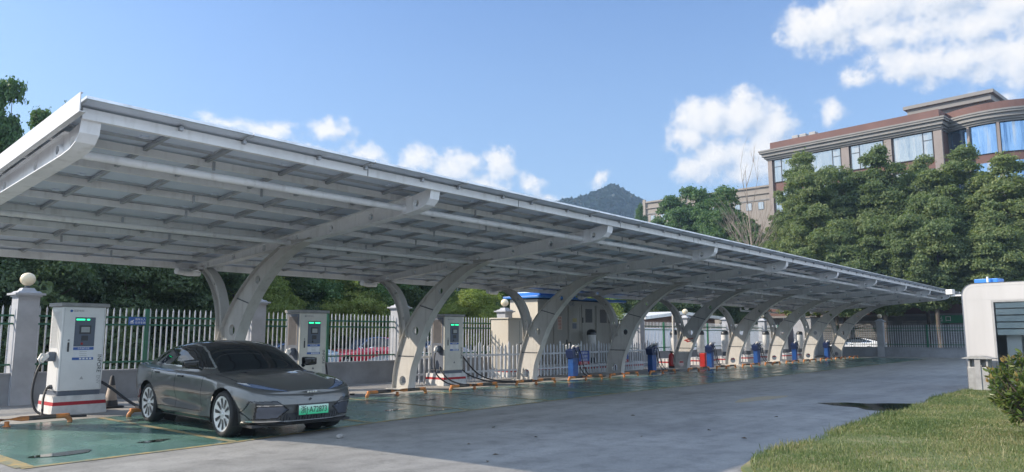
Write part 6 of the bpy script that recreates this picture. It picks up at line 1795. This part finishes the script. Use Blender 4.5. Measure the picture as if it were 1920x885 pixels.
# trees and shrubs beyond the picket railings
G3 = 'trees beyond the picket railings'
TR['g'] = proto_tree(31, 'roadside_tree', 6.8, 0.5, 2.9, 46, 14000, 0.125, M['leaf_dark'], 'round', 0.14)
TR['h'] = proto_tree(32, 'roadside_tree', 7.0, 1.6, 2.6, 40, 13000, 0.125, M['leaf_dark'], 'tall', 0.14)
TR['i'] = proto_tree(33, 'feathery_shrub', 4.2, 0.4, 1.9, 34, 12000, 0.085, M['leaf_bright'], 'round', 0.05)
TR['j'] = proto_tree(34, 'tall_tree', 11.5, 2.6, 2.3, 34, 9000, 0.19, M['leaf_dark'], 'tall', 0.2)
for k_, x, y, sx, sz, rz, l, lm in [
    ('j', 8.75, 34.0, 0.55, 1.04, 0.3, 'tall sunlit tree poking above the canopy at the left picture edge', 'leaf_fresh'),
    ('j', 10.2, 34.6, 0.50, 0.97, 2.3, 'second tall tree poking above the canopy beside the leftmost one', 'leaf_fresh'),
    ('j', 12.6, 38.5, 0.36, 1.12, 4.1, 'slim tree whose tip shows just left of the canopy corner', 'leaf_dark'),
    ('g', 5.5, 31.0, 1.05, 0.98, 0.0, 'dark tree behind the first fence pillar', None),
    ('h', 8.8, 29.5, 1.0, 0.92, 1.1, 'dark tree behind the first white charger', None),
    ('g', 12.6, 30.6, 1.0, 0.90, 2.0, 'dark tree behind the railing with the small blue sign', None),
    ('h', 15.6, 29.8, 1.0, 0.86, 3.1, 'dark tree behind the thin strut above the grey car', None),
    ('g', 19.4, 31.0, 1.05, 0.94, 4.2, 'dark tree behind the pillar over the grey car roof', None),
    ('i', 17.3, 28.9, 1.05, 1.06, 0.4, 'yellow green feathery shrub above the second charger', None),
    ('h', 22.8, 30.0, 1.0, 0.90, 5.1, 'mid green tree between the two feathery shrubs', 'leaf_fresh'),
    ('i', 22.2, 28.9, 1.05, 1.12, 1.9, 'yellow green feathery shrub above the red car', None),
    ('g', 27.2, 31.5, 1.05, 0.95, 0.8, 'dark tree behind the third column and its strut', None),
    ('i', 28.4, 27.0, 1.1, 0.98, 3.3, 'yellow green feathery shrub above the third charger', None),
    ('h', 32.4, 31.0, 1.05, 0.92, 1.5, 'dark tree left of the blue cabinet roof', None),
    ('g', 37.5, 32.0, 1.0, 0.90, 2.7, 'dark tree behind the beige transformer cabinet', None),
    ('i', 41.5, 28.2, 1.1, 1.0, 5.0, 'bright shrub right of the beige cabinet, over the shaded railing', None),
    ('h', 47.0, 36.5, 1.15, 1.0, 3.9, 'bright green tree behind the shed roof, left part', 'leaf_bright'),
    ('g', 53.5, 38.0, 1.15, 1.0, 4.9, 'bright green tree behind the shed roof, middle part', 'leaf_bright'),
    ('h', 58.5, 36.5, 1.1, 0.98, 0.6, 'dark tree behind the right end of the shed roof', None),
    ('g', 64.5, 34.0, 1.15, 1.02, 1.6, 'dark tree under the far canopy beyond the pale pillars', None),
    ('g', 8.0, 41.0, 1.5, 1.30, 0.7, 'dark tree far back, filling the gap above the first white charger', None),
    ('g', 15.5, 42.0, 1.5, 1.25, 2.4, 'dark tree far back, filling the gap left of the first column', None),
    ('g', 23.5, 43.0, 1.5, 1.3, 3.6, 'dark tree far back, filling the gap above the grey car', None),
    ('g', 32.5, 43.0, 1.5, 1.3, 5.2, 'dark tree far back, filling the gap above the third charger', None),
    ('g', 2.0, 40.0, 1.4, 1.3, 1.9, 'dark tree far back, behind the first pillar lamp', None),
    ('h', 69.5, 30.0, 1.1, 0.95, 2.6, 'dark tree at the far corner under the canopy', None)]:
    tree(k_, x, y, sx, sz, rz, l, G3, lm)
# leafy undergrowth right behind the railings, one mass
rs = np.random.RandomState(77)
n = 70000
ux = rs.uniform(-2, 40, n); uy = 26.4 + 3.4*rs.rand(n) + 3.0*(rs.rand(n) > 0.5)
hh_ = 2.1 + 0.8*np.sin(ux*0.9) + 0.6*np.sin(ux*2.3+1) + 0.4*np.sin(ux*4.1)
uz = np.abs(rs.rand(n)**0.7)*np.maximum(hh_, 0.7)
keep = ~((ux > 12.5) & (ux < 23.9) & (uy < 27.6))
P = np.stack([ux, uy, uz], 1)[keep]
V, F = leaf_quads(P, rs.randn(len(P),3)+np.array([0,-0.6,0.6]), 0.13, rs)
und = np_mesh('undergrowth', V, F, M['leaf_dark']); tag(und, 'dark leafy undergrowth behind the picket railings', 'undergrowth', kind='stuff')
# bare pale saplings behind the railing near the red car
for i, (x, y, l) in enumerate([(19.9, 22.0, 'thin pale sapling stems behind the railing right of the red car'), (22.9, 22.2, 'thin pale sapling behind the railing beside the third charger')]):
    g = MB(); r_ = random.Random(40+i)
    for k in range(5):
        a = r_.uniform(0, 6.28); s = r_.uniform(0.15, 0.5)
        g.tube([(x, y, 0), (x+s*0.3*math.cos(a), y+s*0.3*math.sin(a), 0.9), (x+s*math.cos(a), y+s*math.sin(a)*0.5, 1.9+0.5*r_.random())], [0.03, 0.022, 0.008], 6)
    tag(g.build('sapling', M['bark_pale']), l, 'sapling')
# the bare fan-shaped tree
bt = empty('bare_tree', (70.0, 28.75, 0), 'leafless tree with pale twigs fanning up beside the brick building', 'tree')
g = MB(); g2 = MB(); r_ = random.Random(9)
def limb(mb, p, d, L_, r0, depth):
    n = 5; pts = [Vector(p)]; dd = Vector(d).normalized()
    for k in range(n):
        dd = (dd + Vector((r_.uniform(-.05,.05), r_.uniform(-.05,.05), 0.035))).normalized()
        pts.append(pts[-1] + dd*L_/n)
    mb.tube(pts, [r0*(1-0.15*k) for k in range(n+1)], 5)
    if depth > 0:
        for q in range(3 if depth > 1 else 4):
            k = r_.randint(2, n)
            a = r_.uniform(0, 6.28); sp = r_.uniform(0.25, 0.55)
            nd = (dd + Vector((math.cos(a)*sp, math.sin(a)*sp, 0.1))).normalized()
            limb(mb, pts[k], nd, L_*r_.uniform(0.35, 0.6), r0*0.45, depth-1)
g.tube([(70,28.75,0),(70.05,28.8,4),(70,28.75,9.6)], [0.20,0.16,0.12], 8)
tk = g.build('trunk', M['bark'], bt)
limb(g2, (70,28.75,9.3), (0.0,0.02,1), 8.6, 0.085, 3)
for k in range(26):
    a = r_.uniform(0, 6.28); t_ = r_.uniform(0.55, 1.15)
    limb(g2, (70,28.75,r_.uniform(8.0,10.0)), (math.cos(a)*t_, math.sin(a)*t_, 1.0), r_.uniform(3.6,5.6), 0.036, 1)
g2.build('twigs', M['bark_pale'], bt)

# ---------------------------------------------------------------- photinia bush at the right edge
bush = empty('photinia_bush', (15.0, 1.27, 0), 'leafy bush with reddish new leaves at the right edge of the lawn', 'bush')
rs = np.random.RandomState(4)
def big_leaves(P, D, L_, rs, w=0.36):
    """six sided folded leaves"""
    n = len(P); u = D/np.linalg.norm(D, axis=1)[:,None]
    r = rs.randn(n,3); r -= (r*u).sum(1)[:,None]*u; r /= np.linalg.norm(r, axis=1)[:,None]
    d = np.cross(u, r); s = (L_*(0.65+0.6*rs.rand(n)))[:,None]
    V = np.stack([P, P+u*s*0.35+r*s*w*0.5+d*s*0.06, P+u*s*0.72+r*s*w*0.42+d*s*0.03, P+u*s-d*s*0.10, P+u*s*0.72-r*s*w*0.42+d*s*0.03, P+u*s*0.35-r*s*w*0.5+d*s*0.06], 1).reshape(-1,3)
    b = np.arange(n)[:,None]*6
    F = np.concatenate([b+np.array([[0,1,2,3]]), b+np.array([[0,3,4,5]])], 0)
    return V, F
nb = 330
C = []; Dn = []
while len(C) < nb:
    d = rs.randn(3); d /= np.linalg.norm(d)
    if d[2] < -0.75: continue
    f = rs.uniform(0.45, 1.0)**0.5
    lump = 1+0.13*math.sin(4*d[0]+1)*math.cos(3*d[1]) + 0.1*math.sin(6*d[2])
    C.append(np.array([d[0]*0.88, d[1]*0.86, 0.80+d[2]*0.66])*np.array([f*lump, f*lump, 1 if d[2] < 0 else (0.6+0.4*f)])); Dn.append(d)
Ps=[];Ds=[];Pt=[];Dt=[]
g = MB()
for c, d in zip(C, Dn):
    k = rs.randint(9, 16)
    ax = d*0.8 + np.array([0,0,0.9]) + 0.4*rs.randn(3); ax /= np.linalg.norm(ax)
    st_ = c - ax*0.16
    g.tube([tuple(st_*0.4+np.array([0,0,0.05])), tuple(st_), tuple(c+ax*0.06)], [0.008,0.005,0.003], 4, cap=False)
    for q in range(k):
        v = rs.randn(3); v -= v.dot(ax)*ax; v /= np.linalg.norm(v)
        Ps.append(st_+ax*(0.02+0.17*q/k)); Ds.append(v*0.9+ax*(0.25+0.7*q/k))
    if d[2] > 0.1 and rs.rand() < 0.5:
        for q in range(4):
            v = rs.randn(3); v -= v.dot(ax)*ax; v /= np.linalg.norm(v)
            Pt.append(c+ax*0.05); Dt.append(v*0.45+ax)
V, F = big_leaves(np.array(Ps), np.array(Ds), 0.105, rs); np_mesh('foliage', V, F, M['leaf_bush'], bush)
V, F = big_leaves(np.array(Pt), np.array(Dt), 0.085, rs); np_mesh('new_leaves', V, F, M['leaf_bush_tip'], bush)
for k in range(6):
    a = k*1.05; g.tube([(0.03*math.cos(a),0.03*math.sin(a),0),(0.12*math.cos(a),0.12*math.sin(a),0.3),(0.35*math.cos(a),0.35*math.sin(a),0.7)], [0.018,0.014,0.008], 6)
g.build('stems', M['bark'], bush, local=True)

# ---------------------------------------------------------------- lawn
def lawn_edge(x): return 4.24 + 0.10*math.sin(x*0.9) + 0.06*math.sin(x*2.3+1)
lp = [(7.2,-4.0)] + [(7.2,2.6),(7.8,3.15),(8.6,3.62)] + [(9.2+0.5*k, lawn_edge(9.2+0.5*k) - (0.28 if k == 0 else 0.10 if k == 1 else 0)) for k in range(36)] + [(27.4,4.25),(27.4,-4.0)]
def soil():
    m, nt, b, nodes, L = mat('lawn_soil')
    tc = N(nt, 'ShaderNodeTexCoord'); no = N(nt, 'ShaderNodeTexNoise'); no.inputs['Scale'].default_value = 1.4; no.inputs['Detail'].default_value = 8; no.inputs['Roughness'].default_value = 0.7
    L.new(tc.outputs['Object'], no.inputs['Vector'])
    rp = ramp(nt, [(0.35,(0.065,0.10,0.03)),(0.52,(0.13,0.14,0.055)),(0.68,(0.27,0.22,0.13))]); L.new(no.outputs['Fac'], rp.inputs['Fac']); L.new(rp.outputs['Color'], b.inputs['Base Color']); b.inputs['Roughness'].default_value = 0.95
    return m
g = MB(); n_ = len(lp); g.prism(lp, 'z', 0.0, 0.045); tag(g.build('lawn', soil()), kind='structure')
rs = np.random.RandomState(21)
def blades(n, xr, yr, hgt, wid, edge=False):
    x = rs.uniform(*xr, n); y = rs.uniform(*yr, n)
    lim = 4.26 + 0.10*np.sin(x*0.9) + 0.06*np.sin(x*2.3+1) + 0.07*rs.randn(n)
    lim = np.where(x < 10.2, np.interp(x, [7.2,7.8,8.6,9.2,9.7,10.2], [2.6,3.12,3.58,3.92,4.12,4.28]), lim)
    az = np.arctan2(y, x); k = (y < lim) & (az < YAW-R(-1)*0) & (az > R(2.5))
    patch = np.sin(x*1.3+0.4)*np.sin(y*2.1+0.7)+0.6*np.sin(x*3.1+y*2.7)
    k &= (rs.rand(n) < np.clip(0.80+0.3*patch, 0.35, 1.0))
    x = x[k]; y = y[k]; patch = patch[k]; n = len(x)
    h = hgt*(0.45+0.9*rs.rand(n))*np.clip(1+0.25*patch, 0.6, 1.4)
    a = rs.uniform(0, 2*math.pi, n); lean = rs.uniform(0.1, 0.75, n); b = rs.uniform(0, 2*math.pi, n)
    w = wid*(0.7+0.6*rs.rand(n))
    B = np.stack([x, y, np.full(n, 0.042)], 1)
    sd = np.stack([np.cos(a), np.sin(a), np.zeros(n)], 1)*w[:,None]
    ld = np.stack([np.cos(b), np.sin(b), np.zeros(n)], 1)*(h*lean)[:,None]
    up = np.stack([np.zeros(n), np.zeros(n), h], 1)
    m1 = B + up*0.55 + ld*0.35
    V = np.stack([B-sd, B+sd, m1+sd*0.75, m1-sd*0.75, B+up+ld], 1).reshape(-1,3)
    i = np.arange(n)[:,None]*5
    Q = i+np.array([[0,1,2,3]]); T = i+np.array([[3,2,4,4]])
    return V, Q, T
parts_ = [blades(60000, (8,13.5), (-0.2,4.3), 0.036, 0.004), blades(70000, (13.5,19), (0,4.4), 0.040, 0.006), blades(70000, (19,27.2), (0.2,4.4), 0.045, 0.008), blades(9000, (8.5,27), (4.05,4.5), 0.085, 0.006), blades(900, (9,24), (0.3,4.4), 0.14, 0.006)]
Vs=[];Fs=[];off=0
for V, Q, T in parts_:
    Vs.append(V); Fs.append(Q+off); T = T.copy(); T[:,3] = T[:,2]; Fs.append(np.stack([T[:,0],T[:,1],T[:,2],T[:,2]],1)+off); off += len(V)
V = np.concatenate(Vs)
me = bpy.data.meshes.new('grass'); 
Qs = np.concatenate(Fs[0::2]); Ts = np.concatenate(Fs[1::2])[:,:3]
me.vertices.add(len(V)); me.vertices.foreach_set('co', V.astype(np.float32).ravel())
me.loops.add(Qs.size+Ts.size); me.loops.foreach_set('vertex_index', np.concatenate([Qs.ravel(), Ts.ravel()]).astype(np.int32))
me.polygons.add(len(Qs)+len(Ts)); me.polygons.foreach_set('loop_start', np.concatenate([np.arange(0,Qs.size,4), Qs.size+np.arange(0,Ts.size,3)]).astype(np.int32))
M['grass'] = leaf_mat('grass_blades', (0.060,0.105,0.036), (0.125,0.170,0.062), (0.33,0.285,0.165), scale=0.75, trans=0.3, rough=0.5)
me.materials.append(M['grass']); me.update(calc_edges=True); me.validate()
tag(link(bpy.data.objects.new('grass', me)), 'short patchy green grass of the lawn', 'grass', kind='stuff')
# dry fallen leaves on the concrete
leafm = plain('dry_leaf', (0.10,0.07,0.045), rough=0.8)
lf0 = None
for i, (x, y) in enumerate([(8.6,8.2),(9.9,7.9),(11.1,6.6),(8.1,7.2),(12.6,6.1),(10.4,9.3),(13.8,8.4),(7.6,6.9),(15.5,6.0),(12.0,5.2)]):
    if lf0 is None:
        g = MB(); g.add([(-0.05,0,0.004),(0,-0.022,0.012),(0.05,0,0.004),(0,0.022,0.02)], [(0,1,2),(0,2,3)])
        o = lf0 = g.build('fallen_leaf', leafm)
        tag(o, 'small dry leaf fallen on the open concrete', 'leaf', 'fallen leaves on the concrete')
    else:
        o = lf0.copy(); COL.objects.link(o)
    o.location = (x, y, 0.002); o.rotation_euler = (0,0,i*1.9); o.scale = (0.8+0.05*i,)*3
